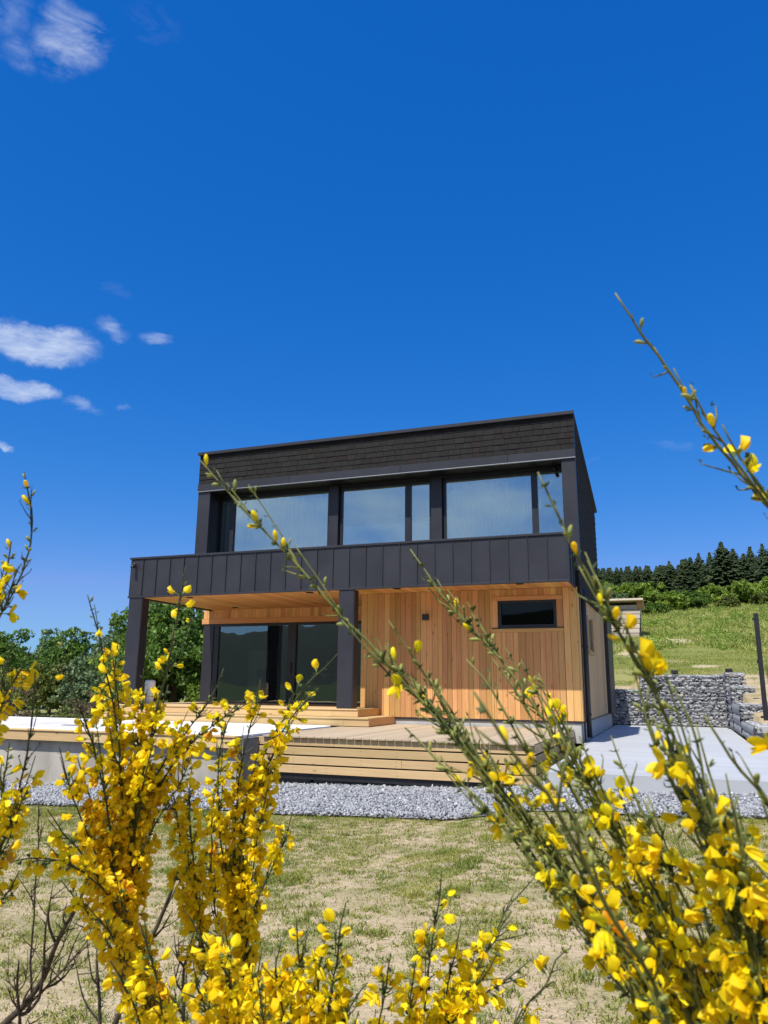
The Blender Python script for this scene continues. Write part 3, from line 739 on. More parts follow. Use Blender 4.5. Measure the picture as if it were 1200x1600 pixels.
# skirt: four boards on the front (two lengths each), four on the right side
bh = .122; gp = .024
joints = [-5.35, -4.72, -4.18, -3.35]
joints2 = [-3.9, None, -6.2, None]
zt = -.842
for k in range(4):
    z1_ = zt - k * (bh + gp); z0_ = z1_ - bh
    js = [-6.80] + sorted([j for j in (joints[k] + 1.1 if k % 2 else joints[k], ) if j]) + [-2.085]
    for a, b_ in zip(js[:-1], js[1:]):
        BOX('skirt_board', M['deck_skirt'], deck, a + .0015, b_ - .0015, 11.955, 11.982, z0_, z1_, bev=.003)
    BOX('skirt_board', M['deck_skirt'], deck, -2.083, -2.058, 11.957, 16.7, z0_, z1_, bev=.003)
sc_mb = MB()
xs_ = -6.7
while xs_ < -2.1:
    for k in range(4):
        for dz in (.03, .09):
            zc = zt - k * (bh + gp) - dz; sc_mb.tube([(xs_ + rs.uniform(-.01, .01), 11.953, zc), (xs_, 11.956, zc)], .0045, 6)
    xs_ += .61
tag(sc_mb.build('screws', M['metal_dark'], deck), kind='stuff')
# board over the concrete part on the left
for a, b_ in ((-16.5, -13.2), (-13.2, -10.0), (-10.0, -6.82)):
    BOX('fascia_board', M['deck_skirt'], deck, a + .002, b_ - .002, 11.30, 11.34, -1.0, -.835, bev=.004)
    BOX('edge_board', M['deck_skirt'], deck, a + .002, b_ - .002, 11.28, 11.50, -.833, -.808, bev=.004)
# concrete blocks under the deck front
x = -6.8; i = 0
while x < -2.3:
    w_ = .98
    BOX('foundation_block', M['block'], deck, x + (.03 if i else 0), min(x + w_ - .03, -2.2), 12.12, 12.4, -1.80, -1.46, bev=.01); x += w_; i += 1
cw = BOX('concrete_retaining_wall', M['concrete'], None, -16.6, -6.80, 11.42, 11.62, -2.2, -1.005)
tag(cw, 'long low cast concrete wall carrying the left end of the deck behind the broom', 'wall')
# pool
pool = empty('pool', (-9.6, 13.4, -.8), 'covered pool or tub with white coping sunk in the left end of the deck', 'pool')
PX0, PX1, PY0, PY1 = -15.8, -6.85, 11.52, 15.12
BOX('coping', M['white'], pool, PX0, PX1, PY0, PY0 + .35, -.845, -.795, bev=.01)
BOX('coping', M['white'], pool, PX0, PX1, PY1 - .35, PY1, -.845, -.795, bev=.01)
BOX('coping', M['white'], pool, PX0, PX0 + .35, PY0 + .352, PY1 - .352, -.845, -.795, bev=.01)
BOX('coping', M['white'], pool, PX1 - .9, PX1, PY0 + .352, PY1 - .352, -.845, -.795, bev=.01)
for i in range(5):
    a = PX0 + .36 + i * (PX1 - PX0 - 1.27) / 5
    BOX('cover_panel', M['cover'] if i < 3 else M['white'], pool, a, a + (PX1 - PX0 - 1.27) / 5 - .02, PY0 + .36, PY1 - .36, -.845, -.805 + .004 * (i % 2), bev=.008)
BOX('drain_grille', M['metal'], pool, -11.65, -11.2, 12.6, 12.72, -.802, -.797)
# steps and porch floor
steps = empty('porch_steps', (-9, 16, -.6), 'two timber steps up to the covered porch and its sliding door', 'steps')
def stepboards(yf, yb2, xr, zt_, n_):
    w_ = (yb2 - yf) / n_
    for k in range(n_):
        ya = yf + k * w_
        BOX('tread_board', M['deck_skirt'], steps, -12.9, xr, ya + .002, ya + w_ - .003, zt_ - .028, zt_, bev=.003)
# riser faces
for (yf, xr, zt_, zb_, yr) in ((15.17, -6.02, -.63, -.80, 16.76), (15.49, -6.40, -.46, -.628, 16.76)):
    for a, b_ in ((-12.9, -9.6), (-9.6, -7.0 if zt_ > -.5 else -6.6), (-7.0 if zt_ > -.5 else -6.6, xr)):
        BOX('riser_board', M['deck_skirt'], steps, a + .0015, b_ - .0015, yf, yf + .028, zb_ + .002, zt_ - .03, bev=.003)
    BOX('end_board', M['wall_wood'], steps, xr - .028, xr - .001, yf + .03, yr, zb_ + .002, zt_ - .002, bev=.003)
stepboards(15.15, 15.48, -6.03, -.63, 2)
# lower tread continues along the wall side
MB().box(-6.41, -6.03, 15.485, 16.76, -.658, -.63).build('tread_board', M['deck_skirt'], steps)
stepboards(15.47, 16.77, -6.41, -.46, 9)
BOX('porch_floor', M['deck_skirt'], steps, -12.9, -6.96, 16.772, 19.2, -.60, -.462)
# white lantern-like urn on the porch
wx, wy = -12.42, 16.35
urn = MB().lathe([(.0, 0), (.10, 0), (.105, .02), (.125, .30), (.13, .50), (.12, .56), (.10, .58), (.095, .56), (.0, .56)], (wx, wy, -.46), 24).build('tall_planter', M['white'])
tag(urn, 'slim round white planter standing beside the left balcony post', 'planter')

# ------------------------------------------------------------------ interior seen through the glass
BX = lambda name, mat, par, *a, **k: BOX(name, M[mat], par, *a, **k)
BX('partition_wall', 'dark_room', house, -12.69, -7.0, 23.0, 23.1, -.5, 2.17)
cab = empty('cabinet', (-12.2, 22.0, -.5), 'tall pale cabinet standing inside behind the left sliding pane', 'cabinet')
BX('carcass', 'plaster', cab, -12.75, -12.0, 21.6, 22.2, -.42, 1.1); BX('door', 'white', cab, -12.74, -12.01, 21.57, 21.598, -.4, 1.09); BX('leg', 'black', cab, -12.7, -12.05, 21.65, 22.15, -.5, -.42)
tbl = empty('dining_table', (-9.8, 20.8, -.5), 'dark dining table inside the glazed living room', 'table')
BX('tabletop', 'black', tbl, -10.9, -8.8, 20.3, 21.3, .21, .25)
for sx_ in (-10.8, -8.95):
    for sy_ in (20.4, 21.15): BX('leg', 'black', tbl, sx_, sx_ + .06, sy_, sy_ + .06, -.5, .208)
bw = MB().lathe([(.03, 0), (.05, .01), (.10, .06), (.12, .10), (.11, .10), (.05, .03), (0, .03)], (-9.6, 20.6, .25), 16).build('bowl', M['white']); tag(bw, 'small pale bowl on the dark dining table indoors', 'bowl')
def chair(x, y, rz, label):
    c = empty('dining_chair', (x, y, -.5), label, 'chair', 'dining chairs round the indoor table')
    for a, b_ in ((-.2, -.2), (.16, -.2), (-.2, .16), (.16, .16)): BX('leg', 'black', c, x + a, x + a + .04, y + b_, y + b_ + .04, -.5, -.07)
    BX('seat', 'black', c, x - .23, x + .23, y - .23, y + .23, -.07, 0.0, bev=.01)
    BX('backrest', 'black', c, x - .22, x + .22, y + .19 * (1 if rz else -1) - .02, y + .19 * (1 if rz else -1) + .02, .0, .48, bev=.01)
chair(-11.2, 20.1, 0, 'black dining chair inside, nearest the left sliding pane'); chair(-9.9, 19.95, 0, 'black dining chair inside in front of the table, middle one'); chair(-8.3, 20.7, 0, 'black dining chair inside at the right end of the table')
for k, (xa, za, w_, h_, lab) in enumerate([(-9.85, .95, .6, .45, 'wide'), (-9.1, .75, .3, .4, 'small'), (-8.75, 1.0, .3, .4, 'narrow')]):
    pf = empty('picture_frame', (xa, 22.98, za), lab + ' dark framed picture on the far indoor wall', 'picture')
    BX('frame', 'black', pf, xa, xa + w_, 22.955, 22.995, za, za + h_); BX('print', 'dark_room', pf, xa + .05, xa + w_ - .05, 22.948, 22.954, za + .05, za + h_ - .05)
# curtains upstairs
def curtain(x0, x1, y, label, seed):
    r = np.random.default_rng(seed); nu = int((x1 - x0) * 40); xs = np.linspace(x0, x1, nu)
    ph = np.cumsum(r.uniform(.35, 1.5, nu)) * .75
    V = []; 
    for zz_ in (2.56, 3.4, 4.2, 4.93):
        k = 1.0 + .25 * (4.93 - zz_)
        for i, xx in enumerate(xs): V.append((xx + .01 * math.sin(ph[i] * .7 + zz_), y + .07 * k * math.sin(ph[i]) + .012 * math.sin(ph[i] * .37 + zz_ * 2), zz_))
    F = np.array([[j * nu + i, j * nu + i + 1, (j + 1) * nu + i + 1, (j + 1) * nu + i] for j in range(3) for i in range(nu - 1)])
    c = Vector(((x0 + x1) / 2, y, 2.56)); V = np.array(V) - np.array(c)
    tag(link('curtain', np_mesh('curtain', V, F, M['curtain'], True), None, c), label, 'curtain')
curtain(-11.26, -8.02, 17.52, 'sheer white curtain behind the left upper window', 1)
curtain(-4.9, -2.1, 17.52, 'sheer white curtain behind the right upper window', 2)
scr = tag(BOX('low_screen', M['white'], None, -7.72, -5.3, 17.47, 17.50, 2.56, 3.98), 'pale low screen behind the middle upper window', 'screen')

# ------------------------------------------------------------------ yard: pad, gravel, gabions
padp = [(-1.79, 10.93), (6.5, 11.05), (6.5, 17.75), (1.36, 17.75), (1.36, 25.88), (-1.90, 25.88), (-1.90, 16.9), (-1.79, 16.9)]
pad = MB().prism(padp, 'Z', -1.42, -1.095).build('concrete_pad', M['concrete_pad']); tag(pad, kind='structure')
tag(MB().box(-1.6, 6.4, 14.95, 14.965, -1.0945, -1.0925).build('pad_joint', M['plinth']), kind='structure')
gb_x = np.linspace(-16.5, 6.5, 60)
def yback(x): return 11.41 if x < -6.8 else (12.11 if x < -2.1 else 11.2)
V = []; 
for x in gb_x:
    V.append((x, 9.2 + .05 * math.sin(x * 3) + .04 * math.sin(x * 7.7), float(ground_h(x, 9.2)) + .022)); V.append((x, 12.2, float(ground_h(x, 12.2)) + .05))
F = np.array([[2 * i, 2 * i + 2, 2 * i + 3, 2 * i + 1] for i in range(len(gb_x) - 1)])
bedm = np_mesh('gravel_bed', V, F, M['gravel_bed'], True); tag(link('gravel_bed', bedm), kind='structure')
ICO_V, ICO_F = None, None
def ico():
    p = (1 + 5 ** .5) / 2
    v = np.array([(-1, p, 0), (1, p, 0), (-1, -p, 0), (1, -p, 0), (0, -1, p), (0, 1, p), (0, -1, -p), (0, 1, -p), (p, 0, -1), (p, 0, 1), (-p, 0, -1), (-p, 0, 1)], float)
    v /= np.linalg.norm(v[0])
    f = np.array([(0, 11, 5), (0, 5, 1), (0, 1, 7), (0, 7, 10), (0, 10, 11), (1, 5, 9), (5, 11, 4), (11, 10, 2), (10, 7, 6), (7, 1, 8), (3, 9, 4), (3, 4, 2), (3, 2, 6), (3, 6, 8), (3, 8, 9), (4, 9, 5), (2, 4, 11), (6, 2, 10), (8, 6, 7), (9, 8, 1)])
    return v, f
ICO_V, ICO_F = ico()
def rot_rand(n, rng):
    q = rng.normal(size=(n, 4)); q /= np.linalg.norm(q, axis=1)[:, None]; w, x, y, z = q.T
    return np.stack([1 - 2 * (y * y + z * z), 2 * (x * y - z * w), 2 * (x * z + y * w), 2 * (x * y + z * w), 1 - 2 * (x * x + z * z), 2 * (y * z - x * w), 2 * (x * z - y * w), 2 * (y * z + x * w), 1 - 2 * (x * x + y * y)], 1).reshape(n, 3, 3)
OCT = (np.array([(1, 0, 0), (-1, 0, 0), (0, 1, 0), (0, -1, 0), (0, 0, 1), (0, 0, -1)], float), np.array([(0, 2, 4), (2, 1, 4), (1, 3, 4), (3, 0, 4), (2, 0, 5), (1, 2, 5), (3, 1, 5), (0, 3, 5)]))
def stones(C, S, rng, jit=.28, align=False, base=None):
    """C (n,3) centres, S (n,3) half sizes"""
    bv, bf = base or (ICO_V, ICO_F); nv = len(bv)
    n = len(C); v = bv[None] * (1 + rng.uniform(-jit, jit, (n, nv, 1))) + rng.uniform(-.12, .12, (n, nv, 3))
    if nv == 6: v = v + rng.uniform(-.3, .3, (n, nv, 3))
    v = v * S[:, None, :]
    if align:
        a = rng.uniform(-.5, .5, n); c, s = np.cos(a), np.sin(a)
        R_ = np.zeros((n, 3, 3)); R_[:, 0, 0] = c; R_[:, 0, 2] = -s; R_[:, 2, 0] = s; R_[:, 2, 2] = c; R_[:, 1, 1] = 1
    else: R_ = rot_rand(n, rng)
    v = np.einsum('nij,nkj->nki', R_, v) + C[:, None, :]
    f = bf[None] + (np.arange(n) * nv)[:, None, None]
    return v.reshape(-1, 3), f.reshape(-1, 3)
rng = np.random.default_rng(21)
n = 66000
X = rng.uniform(-13.5, 4.2, n); Y = rng.uniform(9.1, 12.15, n)
yb = np.where(X < -6.8, 11.40, np.where(X < -1.95, 12.1, 10.92))
k = (Y < yb) & (Y > 9.2 + .07 * np.sin(X * 3) + .06 * np.sin(X * 7.7) - .08 * rng.random(n)); X, Y = X[k], Y[k]
# skip what can never be seen past the frame edges
k = (X > -Y * 1.3) & (X < Y * .42); X, Y = X[k], Y[k]
sz = rng.uniform(.009, .026, len(X)); Z = ground_h(X, Y) + .03 + rng.uniform(-.006, .03, len(X))
V, F = stones(np.stack([X, Y, Z], 1), np.stack([sz * 1.4, sz * 1.15, sz * .8], 1), rng, .2, base=OCT)
tag(link('gravel', np_mesh('gravel', V, F, M['gravel'])), kind='stuff', label='strip of light grey gravel between lawn and deck')
# gabions
def face_stones(x0, x1, z0, z1, y, rng, r=.056, axis='Y'):
    m = int((x1 - x0) * (z1 - z0) / .0048)
    # best-candidate scatter keeps the stones evenly but irregularly packed
    pts = np.zeros((m, 2)); cand = rng.random((m, 8, 2)) * np.array([x1 - x0, z1 - z0])
    pts[0] = cand[0, 0]
    for i in range(1, m):
        d = ((cand[i][:, None, :] - pts[None, :i]) ** 2).sum(2).min(1); pts[i] = cand[i, int(np.argmax(d))]
    C = np.stack([x0 + pts[:, 0], rng.uniform(-.03, .045, m), z0 + pts[:, 1]], 1)
    s = rng.uniform(.042, .078, m); S = np.stack([s * rng.uniform(.9, 1.25, m), s * .7, s * rng.uniform(.55, .85, m)], 1)
    C[:, 0] = np.clip(C[:, 0], x0 + .03, x1 - .03); C[:, 2] = np.clip(C[:, 2], z0 + .03, z1 - .035)
    if axis == 'Y': C = np.stack([C[:, 0], y + C[:, 1], C[:, 2]], 1)
    else: C = np.stack([y + C[:, 1], C[:, 0], C[:, 2]], 1); S = S[:, [1, 0, 2]]
    return C, S
def gabion(name_label, x0, x1, y0, y1, z0, z1, faces, rng, course=.222):
    g = empty('gabion_wall', ((x0 + x1) / 2, (y0 + y1) / 2, z0), name_label, 'gabion', 'stone filled gabions round the concrete pad')
    Cs = []; Ss = []
    nc = max(1, round((z1 - z0) / course)); ch = (z1 - z0) / nc
    for c in range(nc):
        za, zb = z0 + c * ch + .012, z0 + (c + 1) * ch - .012
        if 'F' in faces: C, S = face_stones(x0, x1, za, zb, y0 + .07, rng); Cs.append(C); Ss.append(S)
        if 'L' in faces: C, S = face_stones(y0, y1, za, zb, x0 + .07, rng, axis='X'); Cs.append(C); Ss.append(S)
    # top layer
    m = int((x1 - x0) * (y1 - y0) * 70); C = np.stack([rng.uniform(x0 + .05, x1 - .05, m), rng.uniform(y0 + .05, y1 - .05, m), np.full(m, z1 - .06)], 1); Cs.append(C); Ss.append(rng.uniform(.05, .09, (m, 3)))
    V, F = stones(np.concatenate(Cs), np.concatenate(Ss), rng, .22, True)
    o = link('stones', np_mesh('stones', V - np.array(g.location), F, M['gabion']), g, g.location); tag(o, kind='stuff')
    core = BOX('core', M['black'], g, x0 + .10, x1 - .05, y0 + .10, y1 - .05, z0, z1 - .09)
    wi = MB(); r = .006
    for c in range(nc + 1):
        z = z0 + c * ch
        wi.box(x0 - .004, x1, y0 - r, y0 + r, z - r * 1.2, z + r * 1.2)
        wi.box(x0 - r, x0 + r, y0, y1, z - r * 1.2, z + r * 1.2)
    xx = x0
    while xx <= x1 + .001: wi.box(xx - .0025, xx + .0025, y0 - .0025, y0 + .0025, z0, z1); xx += .11
    yy = y0
    while yy <= y1: wi.box(x0 - .0025, x0 + .0025, yy - .0025, yy + .0025, z0, z1); yy += .11
    zz_ = z1 + .001
    xx = x0
    while xx <= x1 + .001: wi.box(xx - .0025, xx + .0025, y0, y1, zz_, zz_ + .005); xx += .22
    tag(wi.build('wire_mesh', M['wire'], g), kind='stuff')
    if 'S' in faces:
        fl = MB(); nn = max(3, int((y1 - y0) / .25)); nz_ = nc
        for c in range(nc):
            za, zb = z0 + c * ch, z0 + (c + 1) * ch
            V = []; F = []
            for i in range(nn + 1):
                yv = y0 + (y1 - y0) * i / nn
                for j in range(5):
                    q = j / 4; V.append((x0 - .015 - .028 * math.sin(math.pi * q) * (1 + .3 * math.sin(yv * 5 + c)), yv, za + .008 + (zb - za - .016) * q))
            for i in range(nn):
                for j in range(4): a = i * 5 + j; F.append([a, a + 5, a + 6, a + 1])
            fl.add(V, F, True)
        fl.build('lined_side', M['fleece'], g)
    return g
rng = np.random.default_rng(31)
gabion('low left run of the gabion wall behind the house corner', -2.6, -1.12, 25.9, 26.4, -1.095, .0, 'F', rng)
gabion('main run of the gabion wall across the back of the concrete pad', -1.115, 1.34, 25.9, 26.4, -1.095, .455, 'F', rng)
gabion('tallest gabion at the inner corner, standing above the main run', 1.345, 1.88, 25.1, 26.3, -1.095, .51, 'FS', rng)
gabion('second gabion step of the right wing, just below the tallest', 1.40, 2.00, 23.9, 25.09, -1.095, .115, 'FS', rng)
gabion('third, wider gabion step of the right wing beside the black pole', 1.42, 2.08, 21.2, 23.89, -1.095, -.335, 'FS', rng)
gabion('lowest gabion step of the right wing next to the concrete block', 1.44, 2.3, 18.0, 21.19, -1.095, -.72, 'FS', rng)
# little spotlights standing on the gabions
for (x, y, z, lab) in ((-.05, 26.0, .455, 'small black spotlight on top of the main gabion run'), (1.52, 26.2, .51, 'small black spotlight on top of the tallest gabion'), (1.98, 23.2, -.335, 'small black spotlight on the third gabion step'), (1.88, 20.4, -.72, 'small black spotlight on the lowest gabion step')):
    s_ = empty('spotlight', (x, y, z), lab, 'spotlight', 'garden spotlights on the gabions')
    BOX('housing', M['black'], s_, x - .10, x + .10, y - .08, y + .08, z + .025, z + .145, bev=.01); BOX('foot', M['black'], s_, x - .04, x + .04, y - .04, y + .04, z, z + .03); BOX('lens', M['frame'], s_, x - .08, x + .08, y - .09, y - .081, z + .04, z + .13)
pole = empty('pole', (1.86, 20.0, -.8), 'tall square black steel pole rising behind the lowest gabion', 'pole')
BOX('shaft', M['black'], pole, 1.80, 1.90, 19.95, 20.05, -.80, 1.78, bev=.005); BOX('bracket', M['black'], pole, 1.77, 1.799, 19.98, 20.02, 1.62, 1.68); BOX('bracket', M['black'], pole, 1.775, 1.799, 19.98, 20.02, .62, .70); BOX('base_plate', M['black'], pole, 1.72, 1.98, 19.87, 20.13, -.83, -.801)
cb = MB().box(1.47, 6.2, 17.76, 17.97, -1.09, -.70, bev=.01).build('concrete_block', M['plinth']); tag(cb, 'pale concrete retaining block closing the gabion wing at the right edge', 'wall')
bench = empty('garden_table', (1.9, 17.0, -1.095), 'dark outdoor table with slanted legs at the right edge of the pad', 'table')
BOX('tabletop', M['metal_dark'], bench, 1.42, 3.2, 16.7, 17.4, -.88, -.82, bev=.01)
for xx, dx in ((1.60, -.22), (3.0, .22)):
    for yy in (16.78, 17.28): MB().tube([(xx, yy, -.875), (xx + dx, yy, -1.085)], .028, 6).build('leg', M['metal_dark'], bench)
BOX('brace', M['metal_dark'], bench, 1.5, 3.1, 16.82, 17.26, -.93, -.882)
# woodshed on the slope
shed = empty('woodshed', (-2.6, 45.5, 2.7), 'small weathered plank woodshed with sloping roof standing on the grassy slope', 'shed')
for k in range(8):
    z0_ = 2.55 + k * .262
    MB().box(-4.2, -1.80 + .025 * k, 45 - .01 * k, 45.05, z0_, z0_ + .235, bev=.01).build('plank', M['old_wood'], shed)
    MB().box(-1.84 + .02 * k, -1.80 + .02 * k, 45.06, 47.0, z0_, z0_ + .235).build('plank', M['old_wood'], shed)
MB().box(-4.1, -1.85, 45.06, 46.9, 2.55, 4.5).build('inner_wall', M['black'], shed)
MB().prism([(44.6, 4.86), (47.4, 4.55), (47.4, 4.63), (44.6, 4.96)], 'X', -4.5, -1.45).build('roof', M['old_wood'], shed)
BOX('rafter_end', M['wall_wood'], shed, -1.80, -1.50, 44.9, 45.1, 4.42, 4.82)
BOX('corner_post', M['black'], shed, -1.80, -1.66, 45.0, 45.16, 2.4, 4.42)
BOX('step_board', M['black'], shed, -1.8, -1.1, 44.8, 45.2, 2.58, 2.68)

# ------------------------------------------------------------------ lawn
def quads_to_mesh(name, P, mat, smooth=False):
    """P (n,4,3) quads"""
    n = len(P); return np_mesh(name, P.reshape(-1, 3), np.arange(n * 4).reshape(n, 4), mat, smooth)
def blades(X, Y, Z, H, Wd, rng, lean=.5, simple=False):
    n = len(X); a = rng.uniform(0, 2 * np.pi, n); l = rng.uniform(.1, 1.0, n) * lean * H; b = rng.uniform(0, 2 * np.pi, n)
    sx_, sy_ = np.cos(a) * Wd / 2, np.sin(a) * Wd / 2; lx, ly = np.cos(b) * l, np.sin(b) * l
    if simple:
        V = np.stack([np.stack([X - sx_, Y - sy_, Z], 1), np.stack([X + sx_, Y + sy_, Z], 1), np.stack([X + lx, Y + ly, Z + H * (1 - .25 * l / np.maximum(H, 1e-6))], 1)], 1)
        return V.reshape(-1, 3), np.arange(n * 3).reshape(n, 3)
    V = np.zeros((n, 5, 3))
    V[:, 0] = np.stack([X - sx_, Y - sy_, Z], 1); V[:, 1] = np.stack([X + sx_, Y + sy_, Z], 1)
    V[:, 2] = np.stack([X + sx_ * .8 + lx * .35, Y + sy_ * .8 + ly * .35, Z + H * .55], 1)
    V[:, 3] = np.stack([X - sx_ * .8 + lx * .35, Y - sy_ * .8 + ly * .35, Z + H * .55], 1)
    V[:, 4] = np.stack([X + lx, Y + ly, Z + H * (1 - .25 * l / np.maximum(H, 1e-6))], 1)
    o = (np.arange(n) * 5)[:, None]
    F = np.concatenate([o + np.array([0, 1, 2]), o + np.array([0, 2, 3]), o + np.array([3, 2, 4])])
    return V.reshape(-1, 3), F
rng = np.random.default_rng(41)
def lawn_density(X, Y):
    g = fbm(X, Y, 1.9, 11) * .30 + fbm(X, Y, 5.3, 12) * .5 + fbm(X, Y, 15.0, 13) * .75
    g = g * 1.25 - .04 + .22 * sstep(7.2, 9.3, Y) - .22 * sstep(7.0, 4.5, Y) + .16 * sstep(-3.5, -6.5, X)
    return sstep(-.45, .42, g)
n = 580000
Y = 2.2 + (9.25 - 2.2) * rng.random(n) ** .8; X = rng.uniform(-1.35, .42, n) * (Y + .6)
d = lawn_density(X, Y); k = rng.random(n) < d * .9 + .07
X, Y, d = X[k], Y[k], d[k]
k = Y < 9.24 + .05 * np.sin(X * 3) + rng.uniform(-.06, .05, len(X)); X, Y, d = X[k], Y[k], d[k]
tus = sstep(.15, .6, fbm(X, Y, 3.1, 17) + .3 * fbm(X, Y, 9, 18)) * d
H = rng.uniform(.010, .034, len(X)) * (1 + 1.5 * tus)
V, F = blades(X, Y, ground_h(X, Y) - .002, H, rng.uniform(.0035, .0075, len(X)), rng, 1.9)
lm = leafmat('lawn_grass', (.12, .175, .018), (.40, .37, .075), 1.4, .25, .6)
tag(link('lawn_grass', np_mesh('lawn_grass', V, F, lm)), kind='stuff', label='thin patchy lawn grass growing on dry sandy soil')
n = 12000
Y_ = 2.2 + 7.0 * rng.random(n) ** .8; X_ = rng.uniform(-1.35, .42, n) * (Y_ + .6); s_ = rng.uniform(.0015, .0065, n) * (1 + (rng.random(n) < .03))
V_, F_ = stones(np.stack([X_, Y_, ground_h(X_, Y_) + s_ * .3], 1), np.stack([s_ * 1.2, s_, s_ * .7], 1), rng, .2, base=OCT)
tag(link('soil_crumbs', np_mesh('soil_crumbs', V_, F_, stone_mat('soil_crumb', (.30, .24, .16), (.48, .40, .28), (.62, .58, .52)))), kind='stuff', label='crumbs of soil and grit scattered on the dry lawn')
# straw-coloured dead blades lying flat on the soil
n = 45000
Y = 2.2 + 7.0 * rng.random(n) ** .8; X = rng.uniform(-1.35, .42, n) * (Y + .6)
V, F = blades(X, Y, ground_h(X, Y) + .001, rng.uniform(.006, .016, n), rng.uniform(.002, .005, n), rng, 4.0)
sm = leafmat('dry_straw', (.42, .35, .20), (.24, .20, .10), 3, .1, .8)
tag(link('dead_grass', np_mesh('dead_grass', V, F, sm)), kind='stuff', label='dry straw coloured blades lying among the lawn')
# mown bank and long meadow on the slope behind the gabions
def scatter_hill(n, y0, y1, hlo, hhi, w0, w1, rng, pw=1.5, wavy=False):
    Y = y0 + (y1 - y0) * rng.random(n) ** pw; X = rng.uniform(-.19, .20, n) * Y
    ok = ~((X < 2.1) & (Y < 26.45) & (X > -2.7)); X, Y = X[ok], Y[ok]
    ok = bare_mask(X, Y) + rng.uniform(-.45, .45, len(X)) < .5; X, Y = X[ok], Y[ok]
    cl = .5 + .5 * fbm(X, Y, .9, 23)
    H = rng.uniform(hlo, hhi, len(X)) * (.35 + 1.2 * cl)
    if wavy: ok = Y > y0 + 2.5 + 1.6 * np.sin(X * .9 + 1) + .7 * np.sin(X * 2.7); X, Y, H = X[ok], Y[ok], H[ok]
    return blades(X, Y, ground_h(X, Y) - .01, H, rng.uniform(w0, w1, len(X)) * 1.35, rng, 1.3, True)
bank = leafmat('bank_grass', (.17, .24, .03), (.46, .43, .11), .6, .25, .6)
V, F = scatter_hill(150000, 18.3, 42, .02, .08, .012, .03, rng, 1.0)
F3 = F
tag(link('bank_grass', np_mesh('bank_grass', V, F3, bank)), kind='stuff', label='short grass on the bank above the gabion walls')
mead = leafmat('meadow_grass', (.22, .29, .05), (.62, .56, .20), .55, .3, .6)
V, F = scatter_hill(120000, 36, 78, .10, .32, .02, .06, rng, 1.2, True)
tag(link('meadow_grass', np_mesh('meadow_grass', V, F, mead)), kind='stuff', label='long pale meadow grass on the upper slope')

def _tufts(n, rng):
    Q = []
    for i in range(n):
        y = rng.uniform(38, 66); x = rng.uniform(-.10, .19) * y; z = float(ground_h(x, y)); r_ = rng.uniform(.12, .42)
        P = np.array([x, y, z + r_ * .4]) + rng.normal(size=(int(170 * r_ / .3), 3)) * np.array([r_, r_, r_ * .55]); P[:, 2] = np.maximum(P[:, 2], z + .02)
        Q.append(leaf_quads(P, .055, rng, .6))
    return np.concatenate(Q)

# ------------------------------------------------------------------ trees
def leaf_cloud(C, R, nclump, nleaf, size, rng, crad=.32, flat=.5, shell=.55):
    """C centre (3), R radii (3): returns (n,4,3) leaf quads gathered in clumps"""
    d = rng.normal(size=(nclump, 3)); d /= np.linalg.norm(d, axis=1)[:, None]
    rad = rng.uniform(shell, 1.0, nclump) ** .7
    cc = np.array(C) + d * rad[:, None] * np.array(R) * rng.uniform(.8, 1.08, (nclump, 1))
    ci = rng.integers(0, nclump, nleaf)
    cr = rng.uniform(.55, 1.35, nclump)[ci] * crad * min(R)
    e = rng.normal(size=(nleaf, 3)); e /= np.linalg.norm(e, axis=1)[:, None]
    P = cc[ci] + e * (cr * rng.uniform(.35, 1, nleaf) ** .5)[:, None] * np.array([1, 1, .72])
    return leaf_quads(P, size, rng, flat)
def leaf_quads(P, size, rng, flat=.5):
    n = len(P); nrm = rng.normal(size=(n, 3)) * np.array([1, 1, .8]) + np.array([0, 0, flat]); nrm /= np.linalg.norm(nrm, axis=1)[:, None]
    t = np.cross(nrm, rng.normal(size=(n, 3))); t /= np.linalg.norm(t, axis=1)[:, None]; b_ = np.cross(nrm, t)
    s = size * rng.uniform(.6, 1.35, n)[:, None]
    return np.stack([P - t * s, P - b_ * s * .55, P + t * s, P + b_ * s * .55], 1)
LM = {
 'green': leafmat('broadleaf_green', (.06, .125, .018), (.20, .33, .05), .9, .35),
 'bright': leafmat('fresh_spring_green', (.13, .22, .028), (.42, .54, .08), .9, .4),
 'grey': leafmat('willow_grey_green', (.09, .15, .06), (.28, .37, .19), .7, .3),
 'olive': leafmat('olive_shrub', (.09, .12, .025), (.26, .29, .07), 1.0, .3),
 'brown': leafmat('reddish_brown_scrub', (.10, .08, .04), (.26, .20, .13), 1.5, .2),
 'spruce': leafmat('spruce_needles', (.022, .040, .012), (.065, .095, .028), .25, .1, .7)}
tag(link('weeds', quads_to_mesh('weeds', _tufts(150, np.random.default_rng(8)), LM['bright'])), kind='stuff', label='leafy green weed tufts scattered through the long meadow grass')
M['bark'] = mk('grey_brown_bark', (.06, .045, .03), (.12, .095, .07), 9, .9, stretch=(1, 1, .3), bump=.6, bscale=30)
